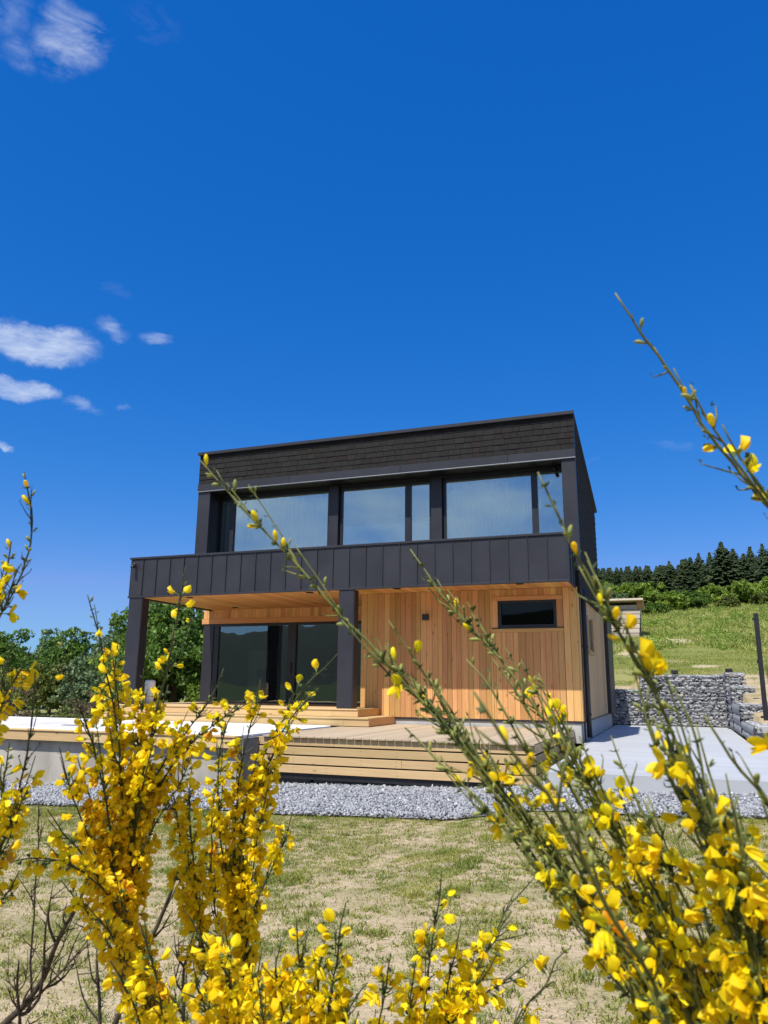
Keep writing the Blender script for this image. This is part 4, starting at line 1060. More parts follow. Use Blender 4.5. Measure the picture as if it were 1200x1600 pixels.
def broadleaf(x, y, ztop, rx, kind, label, zb=None, nleaf=9000, size=.10, cat='tree', name='tree', seed=0, group=None, lobes=6, low=.12):
    rng = np.random.default_rng(seed + 100); z0 = float(ground_h(x, y)) if zb is None else zb
    hgt = ztop - z0
    t_ = empty(name, (x, y, z0), label, cat, group)
    Q = []
    lob = []
    for k in range(lobes):
        a = rng.uniform(0, 2 * np.pi); q = rng.uniform(.15, .62) * rx; zc = z0 + hgt * rng.uniform(low + .22, .80); rr_ = rx * rng.uniform(.38, .62)
        lob.append((np.array([x + q * math.cos(a), y + q * math.sin(a), zc]), np.array([rr_, rr_, min(hgt * rng.uniform(.16, .26), rr_ * 1.4)])))
    lob.append((np.array([x, y, ztop - hgt * .24]), np.array([rx * .5, rx * .5, hgt * .23])))
    lob.append((np.array([x, y, z0 + hgt * (.45 + low / 2)]), np.array([rx * .85, rx * .85, hgt * (.36 - low / 2)])))
    tot = sum(float(np.prod(l[1]) ** (2 / 3)) for l in lob)
    for c, r in lob:
        nl = int(nleaf * float(np.prod(r) ** (2 / 3)) / tot)
        Q.append(leaf_cloud(c, r, max(10, nl // 45), nl, size, rng))
    Q = np.concatenate(Q) - np.array([x, y, z0])
    o = link('crown', quads_to_mesh('crown', Q, LM[kind]), t_, (x, y, z0)); 
    m = MB(); rt = max(.03, hgt * .028)
    m.tube([(x, y, z0 - .1), (x + .05 * rx, y, z0 + hgt * .25), (x + .02, y + .05, z0 + hgt * .5), (x, y, z0 + hgt * .8)], [rt * 1.5, rt, rt * .7, rt * .2], 7)
    for k in range(6):
        c, r = lob[k % len(lob)]; zs = z0 + hgt * rng.uniform(.18, .45)
        m.tube([(x, y, zs), tuple((np.array([x, y, zs]) + c) / 2 + np.array([0, 0, -.05 * hgt])), tuple(c)], [rt * .55, rt * .35, rt * .1], 5)
    m.build('trunk', M['bark'], t_)
    return t_
# left background, seen between the broom and past the left post
broadleaf(-20.6, 28.5, 3.9, 3.6, 'green', 'big round dark green broadleaf tree right behind the left balcony post', nleaf=26000, size=.105, seed=1, lobes=9, low=.05)
broadleaf(-25.5, 33, 3.6, 2.8, 'bright', 'loose lighter green tree showing above the big one behind the left balcony post', nleaf=12000, size=.10, seed=2, lobes=6)
broadleaf(-27.8, 33.5, 3.1, 2.6, 'grey', 'silvery green willow just left of the left balcony post', nleaf=12000, size=.10, seed=3)
broadleaf(-35.0, 38, 3.5, 2.7, 'green', 'rounded tree between the willow and the gap showing the far ridge', nleaf=11000, size=.105, seed=4)
broadleaf(-43.2, 45, 4.1, 1.9, 'grey', 'slender grey green tree sticking up left of the sky gap', nleaf=6000, size=.105, seed=5, lobes=4)
broadleaf(-47.5, 45, 3.0, 3.2, 'green', 'broad dark tree below the slender grey green one', nleaf=11000, size=.115, seed=6)
broadleaf(-44.5, 41, 3.6, 3.6, 'green', 'tall dark tree at the left edge of the photo', nleaf=12000, size=.115, seed=7)
broadleaf(-31.5, 33, 1.2, 2.4, 'olive', 'olive green bush under the rounded tree beyond the deck', nleaf=8000, size=.10, cat='bush', name='bush', seed=8)
broadleaf(-34.0, 34, .7, 2.4, 'bright', 'fresh green bush beyond the deck below the sky gap', nleaf=8000, size=.10, cat='bush', name='bush', seed=9)
broadleaf(-25.8, 30, .6, 2.2, 'grey', 'pale bush at the foot of the willow', nleaf=7000, size=.09, cat='bush', name='bush', seed=10)
broadleaf(-37.0, 36, 1.0, 2.2, 'olive', 'olive bush at the far left behind the broom', nleaf=7000, size=.10, cat='bush', name='bush', seed=11)
broadleaf(-17.4, 27, .3, 1.5, 'bright', 'low green bush at the foot of the big dark tree', nleaf=5000, size=.07, cat='bush', name='bush', seed=12)
sc = 0
for i, (x, y, zt_, r_, kd) in enumerate([(-14.8, 14.2, -.75, .9, 'brown'), (-17.0, 15.6, -.55, 1.1, 'brown'), (-19.5, 18.5, -.35, 1.3, 'brown'), (-16.2, 17.4, -.55, 1.2, 'olive'), (-22.5, 21, -.2, 1.5, 'olive'), (-19.0, 22.0, -.2, 1.4, 'brown'), (-25.5, 24, .1, 1.6, 'brown'), (-15.8, 20.5, -.5, 1.2, 'olive'), (-14.8, 23.5, -.4, 1.2, 'olive'), (-21.8, 26.0, .0, 1.5, 'olive')]):
    cols_ = {'brown': 'reddish brown', 'olive': 'olive green'}
    pos_ = ['nearest the deck edge', 'second from the deck edge', 'third in line behind the pool', 'close behind the nearest brown one', 'mid distance, left', 'mid distance, centre', 'farthest back on the left', 'right behind the pool end', 'directly left of the porch', 'in front of the big dark tree'][i]
    broadleaf(x, y, zt_, r_, kd, cols_[kd] + ' low scrub beyond the deck, ' + pos_, nleaf=4500, size=.045, cat='shrub', name='scrub', seed=20 + i, lobes=7, low=-.1, group='low scrub beyond the deck')
# hedge of fresh bushes along the top of the meadow
hz = [(-5.2, 68, 8.9, 2.4, 'bright', 'fresh green bush directly right of the house, above the woodshed'), (-2.6, 66, 8.6, 2.6, 'bright', 'large bright bush right behind the woodshed roof'), (-4.6, 60, 7.3, 1.8, 'grey', 'greyish green bush touching the house corner'), (-.3, 64, 7.6, 2.0, 'bright', 'dense green bush right of the woodshed'),
      (1.5, 66, 7.7, 1.6, 'green', 'darker bush, fourth from the house along the meadow edge'), (3.2, 70, 8.7, 1.9, 'bright', 'yellowish green bush in the middle of the meadow edge'), (5.6, 70, 9.0, 2.0, 'bright', 'rounded green bush below the tall spruces'), (8.3, 72, 9.8, 2.2, 'bright', 'bright bush at the right edge of the photo'), (-1.2, 60, 6.1, 1.2, 'green', 'small dark bush beside the woodshed'), (7.0, 68, 7.6, 1.1, 'olive', 'small olive bush at the right end of the meadow edge'), (4.3, 66, 7.2, 1.0, 'olive', 'tiny olive bush between the meadow and the yellowish one')]
for i, (x, y, zt_, r_, kd, lab) in enumerate(hz):
    broadleaf(x, y, zt_, r_, kd, lab, nleaf=7000, size=.16, cat='bush', name='bush', seed=50 + i, lobes=5, low=-.05, group='bushes along the top of the meadow')
# spruces
def spruce_mesh(h, r, seed):
    rng = np.random.default_rng(seed); Q = []
    lv = 46
    for i in range(lv):
        q = i / (lv - 1); z = h * (.06 + .94 * q); rad = r * (1 - q) ** .85 * rng.uniform(.72, 1.12) + .06
        nb = max(4, int(13 * (1 - q) + 3)); a0 = rng.uniform(0, 6.28)
        for k in range(nb):
            a = a0 + k * 6.283 / nb + rng.uniform(-.25, .25); L_ = rad * rng.uniform(.6, 1.18); dr = -.32 * L_ + .12 * h * .05
            m_ = 5
            for s_ in range(m_):
                f0, f1 = s_ / m_, (s_ + 1) / m_; wd = .26 * (1 - .6 * f0) * (.4 + .6 * rad / r + .3)
                p0 = np.array([math.cos(a) * L_ * f0, math.sin(a) * L_ * f0, z + dr * f0 ** 1.4]); p1 = np.array([math.cos(a) * L_ * f1, math.sin(a) * L_ * f1, z + dr * f1 ** 1.4])
                sd_ = np.array([-math.sin(a), math.cos(a), 0]) * wd + rng.normal(size=3) * .05
                dn = np.array([0, 0, -.20 - .12 * rng.random()])
                Q.append([p0 - sd_, p0 + sd_ * .1, p1 + sd_ * .1, p1 - sd_ * .8 + dn]); Q.append([p0 + sd_, p0 - sd_ * .1, p1 - sd_ * .1, p1 + sd_ * .8 + dn])
    Q.append([[0, 0, h * .97], [.05, 0, h], [0, 0, h * 1.04], [-.05, 0, h]])
    return quads_to_mesh('crown', np.array(Q, float), LM['spruce'])
sp_m = [spruce_mesh(12, 2.5, 1), spruce_mesh(12, 2.1, 2), spruce_mesh(12, 2.9, 3), spruce_mesh(12, 2.4, 4)]
tr_m = MB().tube([(0, 0, -.3), (0, 0, 6), (0, 0, 11.8)], [.2, .12, .02], 7).mesh('trunk', M['bark'])
SPR = [(-10.02, 113.20, 15.76), (-8.30, 107.16, 14.96), (-6.96, 113.67, 17.00), (-5.03, 101.13, 14.91), (-4.05, 108.50, 16.20), (-2.55, 105.27, 15.91), (-1.56, 111.23, 16.22), (0.10, 102.44, 16.02), (1.78, 112.20, 17.64), (2.76, 107.62, 17.21), (4.00, 112.63, 18.58), (5.11, 106.68, 17.62), (6.10, 106.03, 16.95), (7.42, 111.05, 18.75), (8.53, 113.78, 18.71), (8.98, 105.18, 16.99), (10.57, 113.57, 19.28), (12.04, 113.01, 19.54), (11.99, 102.49, 17.82), (13.99, 108.52, 19.13), (15.53, 109.87, 19.63), (-11.83, 113.20, 15.55)]
extra = []
rs = np.random.default_rng(77)
for (x, y, zt_) in list(SPR):
    for k in range(4):
        extra.append((x + rs.uniform(-2.6, 2.6), y + rs.uniform(-9, 16), zt_ - rs.uniform(-.3, 4.5)))
allsp = sorted([(x, y, z, 1) for x, y, z in SPR] + [(x, y, z, 0) for x, y, z in extra])
def _px(x, y, z):
    v = Vector((x, y, z)); return 600 + 1191 * v.dot(_r) / v.dot(_f)
REFS = [(0, 975, 'right beside the house corner'), (975, 1020, 'above the woodshed'), (1020, 1060, 'above the bush right of the woodshed'), (1060, 1100, 'above the middle of the meadow edge'), (1100, 1140, 'above the tallest gabion'), (1140, 1175, 'left of the black pole'), (1175, 1206, 'above the black pole'), (1206, 9999, 'at the right edge of the photo')]
ORD = ['first', 'second', 'third', 'fourth', 'fifth', 'sixth', 'seventh', 'eighth', 'ninth', 'tenth', 'eleventh', 'twelfth', 'thirteenth']
allsp = sorted(allsp, key=lambda q: _px(q[0], q[1], q[2])); cnt = {}
for i, (x, y, zt_, main) in enumerate(allsp):
    zb = float(ground_h(x, y)) - .2; s_ = max((zt_ - zb) / 12.3, .3)
    row = 'front' if y < 104 else ('middle' if y < 116 else 'back')
    where = [t_ for a_, b_, t_ in REFS if a_ <= _px(x, y, zt_) < b_][0]
    c_ = cnt.get((row, where), 0); cnt[(row, where)] = c_ + 1
    e = empty('spruce_tree', (x, y, zb), '%s from left of the %s row spruces %s' % (ORD[min(c_, 12)], row, where), 'tree', 'spruces of the forest above the meadow')
    k = int(rs.integers(0, 4)); rz = rs.uniform(0, 6.28); sw = s_ ** .5 * rs.uniform(1.15, 1.75)
    for nm, me in (('crown', sp_m[k]), ('trunk', tr_m)):
        o = link(nm, me, e, (x, y, zb)); o.scale = (sw, sw, s_); o.rotation_euler.z = rz

# stem centre lines in metres, tip first
STEMS=[
(0,[(-0.453,0.650,0.231),(-0.410,0.658,0.183),(-0.367,0.665,0.139),(-0.310,0.682,0.078),(-0.261,0.694,0.026),(-0.208,0.708,-0.032),(-0.168,0.714,-0.073),(-0.115,0.729,-0.135),(-0.065,0.744,-0.200),(-0.024,0.756,-0.267),(0.007,0.760,-0.315)],0.0035,14,0.13,3,55,48,70,0),
(0,[(-0.268,0.794,0.150),(-0.239,0.792,0.108),(-0.198,0.797,0.059),(-0.165,0.795,0.023),(-0.133,0.795,-0.021),(-0.109,0.791,-0.063),(-0.071,0.797,-0.126),(-0.040,0.800,-0.185),(-0.017,0.800,-0.241),(0.003,0.805,-0.325)],0.0035,16,0.13,6,100,45,70,0),
(0,[(-0.085,0.544,0.155),(-0.074,0.548,0.130),(-0.060,0.556,0.093),(-0.044,0.564,0.056),(-0.029,0.571,0.025),(-0.016,0.575,-0.001),(-0.003,0.584,-0.044),(0.014,0.596,-0.090),(0.030,0.608,-0.143),(0.038,0.617,-0.195),(0.041,0.626,-0.254)],0.0035,16,0.1,18,120,55,70,0),
(0,[(-0.095,0.381,-0.002),(-0.081,0.401,-0.030),(-0.068,0.419,-0.053),(-0.056,0.438,-0.083),(-0.040,0.461,-0.121),(-0.024,0.483,-0.156),(-0.011,0.507,-0.207)],0.0022,3,0.04,0,14,40,60,0),
(0,[(0.015,0.558,-0.016),(0.025,0.566,-0.034),(0.036,0.575,-0.052),(0.052,0.587,-0.076),(0.070,0.605,-0.123),(0.069,0.637,-0.254)],0.0018,2,0.06,12,60,30,30,0),
(0,[(-0.287,0.737,0.039),(-0.244,0.741,0.003),(-0.201,0.749,-0.052),(-0.160,0.755,-0.103),(-0.115,0.763,-0.157),(-0.069,0.774,-0.219),(-0.021,0.790,-0.303)],0.003,8,0.11,3,50,55,80,0),
(0,[(-0.263,0.703,0.039),(-0.237,0.700,-0.001),(-0.200,0.703,-0.043),(-0.166,0.704,-0.083),(-0.119,0.714,-0.142),(-0.065,0.729,-0.211),(-0.016,0.747,-0.295)],0.003,8,0.11,3,50,55,80,0),
(0,[(-0.233,0.742,0.013),(-0.204,0.738,-0.027),(-0.173,0.735,-0.073),(-0.133,0.736,-0.121),(-0.091,0.740,-0.176),(-0.046,0.745,-0.233),(-0.007,0.752,-0.305)],0.003,8,0.1,6,70,50,80,0),
(0,[(-0.244,0.707,-0.037),(-0.206,0.702,-0.066),(-0.170,0.697,-0.096),(-0.127,0.699,-0.145),(-0.078,0.704,-0.201),(-0.028,0.713,-0.266)],0.0025,6,0.1,5,60,45,80,0),
(0,[(-0.180,0.731,-0.040),(-0.160,0.720,-0.071),(-0.129,0.717,-0.118),(-0.098,0.713,-0.161),(-0.058,0.713,-0.206),(-0.019,0.716,-0.266)],0.0025,8,0.1,20,110,40,70,0),
(0,[(-0.128,0.718,0.008),(-0.108,0.713,-0.019),(-0.088,0.713,-0.062),(-0.059,0.719,-0.113),(-0.036,0.720,-0.157),(-0.010,0.725,-0.213),(0.008,0.731,-0.285)],0.003,10,0.1,22,120,45,70,0),
(0,[(-0.175,0.782,0.029),(-0.143,0.780,-0.015),(-0.114,0.778,-0.068),(-0.081,0.779,-0.124),(-0.050,0.779,-0.181),(-0.017,0.781,-0.245),(0.003,0.780,-0.315)],0.003,10,0.1,20,120,45,70,0),
(0,[(-0.190,0.733,0.027),(-0.166,0.727,0.000),(-0.140,0.725,-0.043),(-0.107,0.728,-0.091),(-0.077,0.729,-0.137),(-0.043,0.732,-0.190),(-0.009,0.742,-0.265)],0.0022,5,0.08,6,80,30,50,0),
(0,[(-0.085,0.724,-0.041),(-0.068,0.723,-0.083),(-0.047,0.725,-0.129),(-0.022,0.728,-0.177),(0.003,0.735,-0.238),(0.017,0.737,-0.295)],0.0025,10,0.1,50,150,20,50,0),
(0,[(-0.057,0.712,-0.039),(-0.043,0.710,-0.081),(-0.024,0.712,-0.130),(-0.003,0.714,-0.176),(0.016,0.718,-0.235),(0.021,0.714,-0.285)],0.0025,10,0.1,30,150,20,50,0),
(0,[(-0.006,0.610,0.007),(0.007,0.609,-0.023),(0.013,0.609,-0.067),(0.021,0.609,-0.108),(0.034,0.612,-0.155),(0.040,0.616,-0.213)],0.0025,6,0.08,10,90,30,60,0),
(0,[(0.011,0.624,-0.024),(0.016,0.623,-0.055),(0.023,0.624,-0.093),(0.034,0.628,-0.139),(0.043,0.637,-0.204)],0.0025,6,0.08,14,90,25,50,0),
(0,[(-0.033,0.640,0.023),(-0.024,0.638,-0.016),(-0.013,0.638,-0.057),(0.004,0.641,-0.102),(0.020,0.642,-0.144),(0.033,0.644,-0.192),(0.040,0.645,-0.243)],0.003,10,0.09,16,110,50,80,0),
(0,[(-0.018,0.620,-0.006),(-0.007,0.618,-0.042),(0.006,0.615,-0.076),(0.017,0.614,-0.117),(0.029,0.616,-0.169),(0.035,0.616,-0.221)],0.003,10,0.09,25,130,40,80,0),
(0,[(0.037,0.606,-0.090),(0.032,0.605,-0.122),(0.033,0.608,-0.162),(0.036,0.614,-0.213)],0.0025,6,0.08,120,150,10,40,0),
(0,[(-0.047,0.819,-0.190),(-0.027,0.814,-0.230),(-0.008,0.809,-0.268),(0.008,0.807,-0.325)],0.0025,10,0.1,120,160,10,40,0),
(0,[(-0.090,0.829,-0.208),(-0.063,0.827,-0.249),(-0.031,0.827,-0.288),(-0.008,0.826,-0.340)],0.0025,9,0.1,80,150,10,40,0),
(0,[(0.007,0.702,-0.168),(0.014,0.698,-0.202),(0.020,0.694,-0.235),(0.020,0.692,-0.285)],0.0025,9,0.1,110,150,10,40,0),
(0,[(-0.013,0.725,-0.111),(-0.000,0.722,-0.149),(0.011,0.720,-0.190),(0.021,0.718,-0.234),(0.025,0.717,-0.290)],0.0025,10,0.1,90,150,15,40,0),
(0,[(-0.066,0.798,-0.137),(-0.045,0.789,-0.178),(-0.021,0.781,-0.220),(0.006,0.777,-0.275),(0.012,0.761,-0.310)],0.0025,10,0.1,90,150,15,50,0),
(0,[(-0.127,0.751,-0.128),(-0.097,0.752,-0.174),(-0.067,0.751,-0.212),(-0.033,0.753,-0.258),(-0.007,0.753,-0.310)],0.0025,9,0.1,30,110,20,60,0),
(0,[(-0.166,0.756,-0.118),(-0.132,0.756,-0.154),(-0.099,0.757,-0.197),(-0.059,0.763,-0.250),(-0.021,0.769,-0.305)],0.0025,8,0.1,20,90,25,60,0),
(1,[(-0.025,0.593,0.314),(-0.008,0.605,0.282),(0.018,0.623,0.241),(0.039,0.638,0.200),(0.070,0.657,0.160),(0.095,0.674,0.119),(0.120,0.695,0.065),(0.150,0.728,-0.034),(0.156,0.770,-0.206),(0.151,0.796,-0.328)],0.0035,6,0.08,8,60,34,30,0),
(1,[(0.026,0.610,0.234),(0.035,0.620,0.210),(0.053,0.635,0.176),(0.077,0.652,0.142),(0.102,0.672,0.098),(0.129,0.703,0.015),(0.149,0.753,-0.157),(0.148,0.789,-0.304)],0.0025,3,0.06,45,80,30,30,0),
(1,[(0.046,0.605,0.197),(0.057,0.619,0.176),(0.076,0.637,0.146),(0.104,0.667,0.087),(0.136,0.707,-0.009),(0.151,0.765,-0.205)],0.0022,3,0.05,50,90,36,40,0),
(1,[(0.051,0.520,0.015),(0.057,0.541,-0.016),(0.065,0.563,-0.047),(0.084,0.601,-0.128),(0.108,0.651,-0.253)],0.0022,2,0.05,45,60,10,30,0),
(1,[(0.043,0.536,-0.064),(0.051,0.562,-0.097),(0.062,0.594,-0.147),(0.088,0.644,-0.253)],0.0022,5,0.05,110,110,10,30,0),
(2,[(-0.282,0.955,-0.215),(-0.289,0.967,-0.247),(-0.301,0.981,-0.294),(-0.313,0.995,-0.342),(-0.325,1.012,-0.406),(-0.349,1.034,-0.502)],0.003,5,0.07,60,150,15,60,0),
(2,[(-0.384,0.903,-0.247),(-0.397,0.920,-0.281),(-0.410,0.939,-0.323),(-0.428,0.960,-0.381),(-0.447,0.989,-0.472)],0.003,5,0.07,60,150,15,60,0),
(2,[(-0.213,1.028,-0.271),(-0.233,1.035,-0.297),(-0.257,1.044,-0.336),(-0.290,1.052,-0.386),(-0.324,1.064,-0.454)],0.003,8,0.07,60,160,15,50,0),
(2,[(-0.187,1.062,-0.234),(-0.206,1.060,-0.256),(-0.228,1.059,-0.284),(-0.247,1.059,-0.317),(-0.275,1.059,-0.357),(-0.306,1.061,-0.413),(-0.334,1.068,-0.486)],0.0025,4,0.06,12,110,22,40,0),
(2,[(-0.184,0.994,-0.311),(-0.214,1.004,-0.339),(-0.251,1.010,-0.367),(-0.293,1.015,-0.395),(-0.337,1.024,-0.448)],0.0028,5,0.06,8,110,25,90,0),
(2,[(-0.136,0.985,-0.291),(-0.155,0.988,-0.307),(-0.170,0.995,-0.338),(-0.198,0.997,-0.366),(-0.220,1.006,-0.416)],0.0025,4,0.06,50,60,70,50,0),
(2,[(-0.450,0.906,-0.274),(-0.456,0.924,-0.310),(-0.461,0.945,-0.360),(-0.466,0.971,-0.426)],0.003,5,0.07,50,140,15,60,0),
(2,[(-0.273,1.008,-0.284),(-0.282,1.013,-0.315),(-0.294,1.020,-0.362),(-0.310,1.029,-0.424)],0.002,4,0.06,70,140,15,60,0),
(2,[(-0.367,0.932,-0.340),(-0.389,0.948,-0.365),(-0.413,0.967,-0.402),(-0.436,0.993,-0.472)],0.002,4,0.06,60,150,15,40,0),
(2,[(-0.417,0.922,-0.288),(-0.432,0.937,-0.325),(-0.442,0.954,-0.367),(-0.448,0.979,-0.433)],0.002,4,0.06,60,150,15,40,0),
(2,[(-0.312,0.946,-0.314),(-0.324,0.970,-0.353),(-0.336,0.995,-0.402),(-0.355,1.027,-0.487)],0.002,4,0.06,110,150,15,40,0),
(2,[(-0.219,0.978,-0.298),(-0.239,0.997,-0.334),(-0.268,1.014,-0.370),(-0.305,1.029,-0.416)],0.002,6,0.06,110,150,15,40,0),
(2,[(-0.469,0.906,-0.299),(-0.484,0.921,-0.341),(-0.485,0.944,-0.391),(-0.487,0.970,-0.457)],0.002,4,0.06,80,150,15,40,0),
(2,[(-0.573,0.767,-0.254),(-0.577,0.790,-0.287),(-0.581,0.815,-0.327),(-0.586,0.842,-0.376),(-0.596,0.872,-0.449)],0.002,4,0.06,80,150,15,50,0),
(2,[(-0.607,0.765,-0.296),(-0.610,0.792,-0.324),(-0.613,0.822,-0.360),(-0.616,0.856,-0.412)],0.002,4,0.06,90,150,15,50,0),
(2,[(-0.534,0.816,-0.302),(-0.538,0.837,-0.335),(-0.540,0.861,-0.377),(-0.543,0.890,-0.441)],0.002,4,0.06,80,150,15,50,0),
(2,[(-0.509,0.838,-0.266),(-0.514,0.861,-0.306),(-0.522,0.884,-0.355),(-0.529,0.914,-0.428)],0.002,4,0.06,70,150,15,50,0),
(2,[(-0.339,0.934,-0.306),(-0.350,0.950,-0.340),(-0.362,0.966,-0.381),(-0.382,0.985,-0.446)],0.002,4,0.06,70,150,15,50,0),
(2,[(-0.468,0.844,-0.315),(-0.472,0.865,-0.349),(-0.477,0.888,-0.390),(-0.484,0.914,-0.448)],0.002,4,0.06,100,150,15,50,0),
(2,[(-0.354,0.873,-0.348),(-0.365,0.886,-0.373),(-0.380,0.901,-0.413)],0.002,3,0.05,120,150,15,50,0),
(3,[(-0.802,0.894,0.128),(-0.802,0.911,0.096),(-0.801,0.929,0.060),(-0.800,0.950,0.009),(-0.799,0.974,-0.047),(-0.802,0.998,-0.114),(-0.809,1.022,-0.191),(-0.822,1.046,-0.270),(-0.829,1.076,-0.368),(-0.806,1.123,-0.487),(-0.796,1.163,-0.599)],0.004,10,0.1,30,190,8,70,0),
(3,[(-0.812,0.863,0.061),(-0.815,0.885,0.026),(-0.819,0.908,-0.014),(-0.819,0.933,-0.056),(-0.818,0.959,-0.103),(-0.817,0.991,-0.169),(-0.823,1.022,-0.247),(-0.830,1.056,-0.336),(-0.819,1.102,-0.447),(-0.801,1.161,-0.599)],0.004,10,0.1,12,190,8,60,0),
(3,[(-0.652,0.919,0.167),(-0.668,0.934,0.128),(-0.687,0.950,0.078),(-0.705,0.966,0.028),(-0.726,0.981,-0.018),(-0.749,0.997,-0.075),(-0.773,1.015,-0.142),(-0.798,1.036,-0.220),(-0.818,1.061,-0.309),(-0.819,1.099,-0.419),(-0.798,1.152,-0.559)],0.004,9,0.1,24,200,10,80,0),
(3,[(-0.785,0.949,0.066),(-0.801,0.967,0.019),(-0.807,0.992,-0.039),(-0.815,1.018,-0.107),(-0.825,1.047,-0.186),(-0.838,1.079,-0.287),(-0.840,1.126,-0.429)],0.003,8,0.09,110,200,8,60,0),
(3,[(-0.739,0.955,0.023),(-0.757,0.980,-0.028),(-0.779,1.006,-0.086),(-0.802,1.034,-0.155),(-0.826,1.064,-0.236),(-0.844,1.105,-0.349)],0.003,9,0.09,110,200,8,60,0),
(3,[(-0.639,1.014,0.025),(-0.668,1.026,-0.018),(-0.704,1.035,-0.057),(-0.739,1.043,-0.091),(-0.775,1.054,-0.137),(-0.809,1.069,-0.198),(-0.838,1.090,-0.280)],0.003,7,0.08,22,170,10,60,0),
(3,[(-0.583,1.013,-0.019),(-0.638,1.020,-0.045),(-0.688,1.031,-0.075),(-0.735,1.045,-0.115),(-0.784,1.061,-0.167),(-0.825,1.083,-0.230)],0.003,7,0.08,30,180,10,60,0),
(3,[(-0.842,0.910,-0.086),(-0.849,0.941,-0.134),(-0.850,0.975,-0.187),(-0.846,1.014,-0.247),(-0.842,1.054,-0.319),(-0.834,1.100,-0.403)],0.003,7,0.09,50,190,8,50,0),
(3,[(-0.848,0.955,-0.103),(-0.849,0.983,-0.152),(-0.846,1.016,-0.211),(-0.843,1.050,-0.281),(-0.841,1.088,-0.363)],0.003,6,0.09,40,160,8,50,0),
(3,[(-0.824,0.882,-0.169),(-0.825,0.918,-0.203),(-0.821,0.957,-0.240),(-0.817,0.999,-0.287),(-0.813,1.045,-0.350),(-0.801,1.103,-0.454)],0.003,7,0.08,90,180,8,50,0),
(3,[(-0.832,0.838,-0.227),(-0.825,0.875,-0.229),(-0.816,0.913,-0.239),(-0.806,0.957,-0.268),(-0.800,1.003,-0.312),(-0.795,1.056,-0.386),(-0.786,1.121,-0.502)],0.003,7,0.08,100,160,8,50,0),
(3,[(-0.693,1.025,-0.103),(-0.718,1.040,-0.137),(-0.750,1.052,-0.178),(-0.785,1.066,-0.224),(-0.820,1.083,-0.286),(-0.844,1.108,-0.359)],0.003,7,0.08,60,170,8,50,0),
(3,[(-0.755,1.027,-0.207),(-0.792,1.044,-0.258),(-0.826,1.064,-0.320),(-0.846,1.088,-0.373)],0.0025,4,0.07,60,140,8,50,0),
(3,[(-0.780,0.931,-0.301),(-0.779,0.967,-0.335),(-0.778,1.006,-0.378),(-0.769,1.052,-0.442),(-0.760,1.106,-0.536)],0.003,7,0.08,150,190,8,50,0),
(3,[(-0.837,0.935,-0.271),(-0.824,0.970,-0.315),(-0.809,1.007,-0.365),(-0.790,1.048,-0.426),(-0.768,1.098,-0.517)],0.0025,6,0.07,90,170,8,50,0),
(3,[(-0.984,1.139,-0.347),(-1.000,1.151,-0.386),(-1.022,1.158,-0.415),(-1.047,1.166,-0.455),(-1.070,1.176,-0.501),(-1.109,1.181,-0.548),(-1.159,1.180,-0.591),(-1.235,1.180,-0.677)],0.007,5,0.1,0,0,0,0,1),
(3,[(-1.036,1.131,-0.395),(-1.052,1.150,-0.452),(-1.065,1.168,-0.498),(-1.080,1.182,-0.535)],0.004,4,0.08,0,0,0,0,1),
(3,[(-1.050,1.101,-0.201),(-1.058,1.120,-0.283),(-1.073,1.141,-0.381),(-1.088,1.160,-0.469),(-1.093,1.177,-0.535)],0.0022,3,0.05,0,0,0,0,1),
(3,[(-1.084,1.129,-0.459),(-1.102,1.151,-0.508),(-1.115,1.176,-0.562)],0.004,5,0.05,0,0,0,0,1),
(3,[(-0.969,1.166,-0.431),(-1.010,1.169,-0.462),(-1.046,1.175,-0.498),(-1.076,1.181,-0.526)],0.0035,5,0.07,0,0,0,0,1),
(3,[(-0.820,1.193,-0.313),(-0.840,1.197,-0.361),(-0.862,1.199,-0.404),(-0.880,1.202,-0.441),(-0.908,1.206,-0.500),(-0.938,1.210,-0.564),(-0.966,1.223,-0.660)],0.006,4,0.09,0,0,0,0,1),
(3,[(-0.958,1.171,-0.437),(-0.961,1.186,-0.500),(-0.962,1.201,-0.564),(-0.966,1.226,-0.671)],0.005,3,0.09,0,0,0,0,1),
(4,[(-0.506,1.135,0.051),(-0.533,1.142,0.028),(-0.565,1.149,0.001),(-0.597,1.157,-0.034),(-0.630,1.167,-0.075),(-0.660,1.179,-0.123),(-0.688,1.194,-0.177),(-0.711,1.213,-0.242),(-0.726,1.238,-0.319),(-0.734,1.269,-0.408),(-0.735,1.305,-0.509),(-0.742,1.353,-0.667)],0.004,14,0.1,30,190,12,80,0),
(4,[(-0.529,1.117,-0.002),(-0.558,1.133,-0.022),(-0.592,1.150,-0.053),(-0.630,1.169,-0.101),(-0.664,1.191,-0.155),(-0.695,1.218,-0.222)],0.0028,7,0.08,40,180,10,70,0),
(4,[(-0.624,1.100,0.010),(-0.642,1.120,-0.024),(-0.665,1.141,-0.070),(-0.688,1.163,-0.123),(-0.710,1.189,-0.188),(-0.729,1.222,-0.276),(-0.739,1.261,-0.376)],0.003,8,0.08,45,180,10,60,0),
(4,[(-0.660,1.096,-0.028),(-0.687,1.111,-0.059),(-0.710,1.131,-0.101),(-0.729,1.158,-0.165),(-0.739,1.191,-0.241),(-0.744,1.229,-0.329),(-0.745,1.270,-0.420)],0.003,9,0.09,60,190,10,60,0),
(4,[(-0.725,1.074,-0.127),(-0.741,1.096,-0.178),(-0.752,1.123,-0.240),(-0.759,1.151,-0.304),(-0.765,1.183,-0.380),(-0.766,1.217,-0.457),(-0.756,1.261,-0.556),(-0.741,1.308,-0.658)],0.0035,9,0.09,90,190,8,60,0),
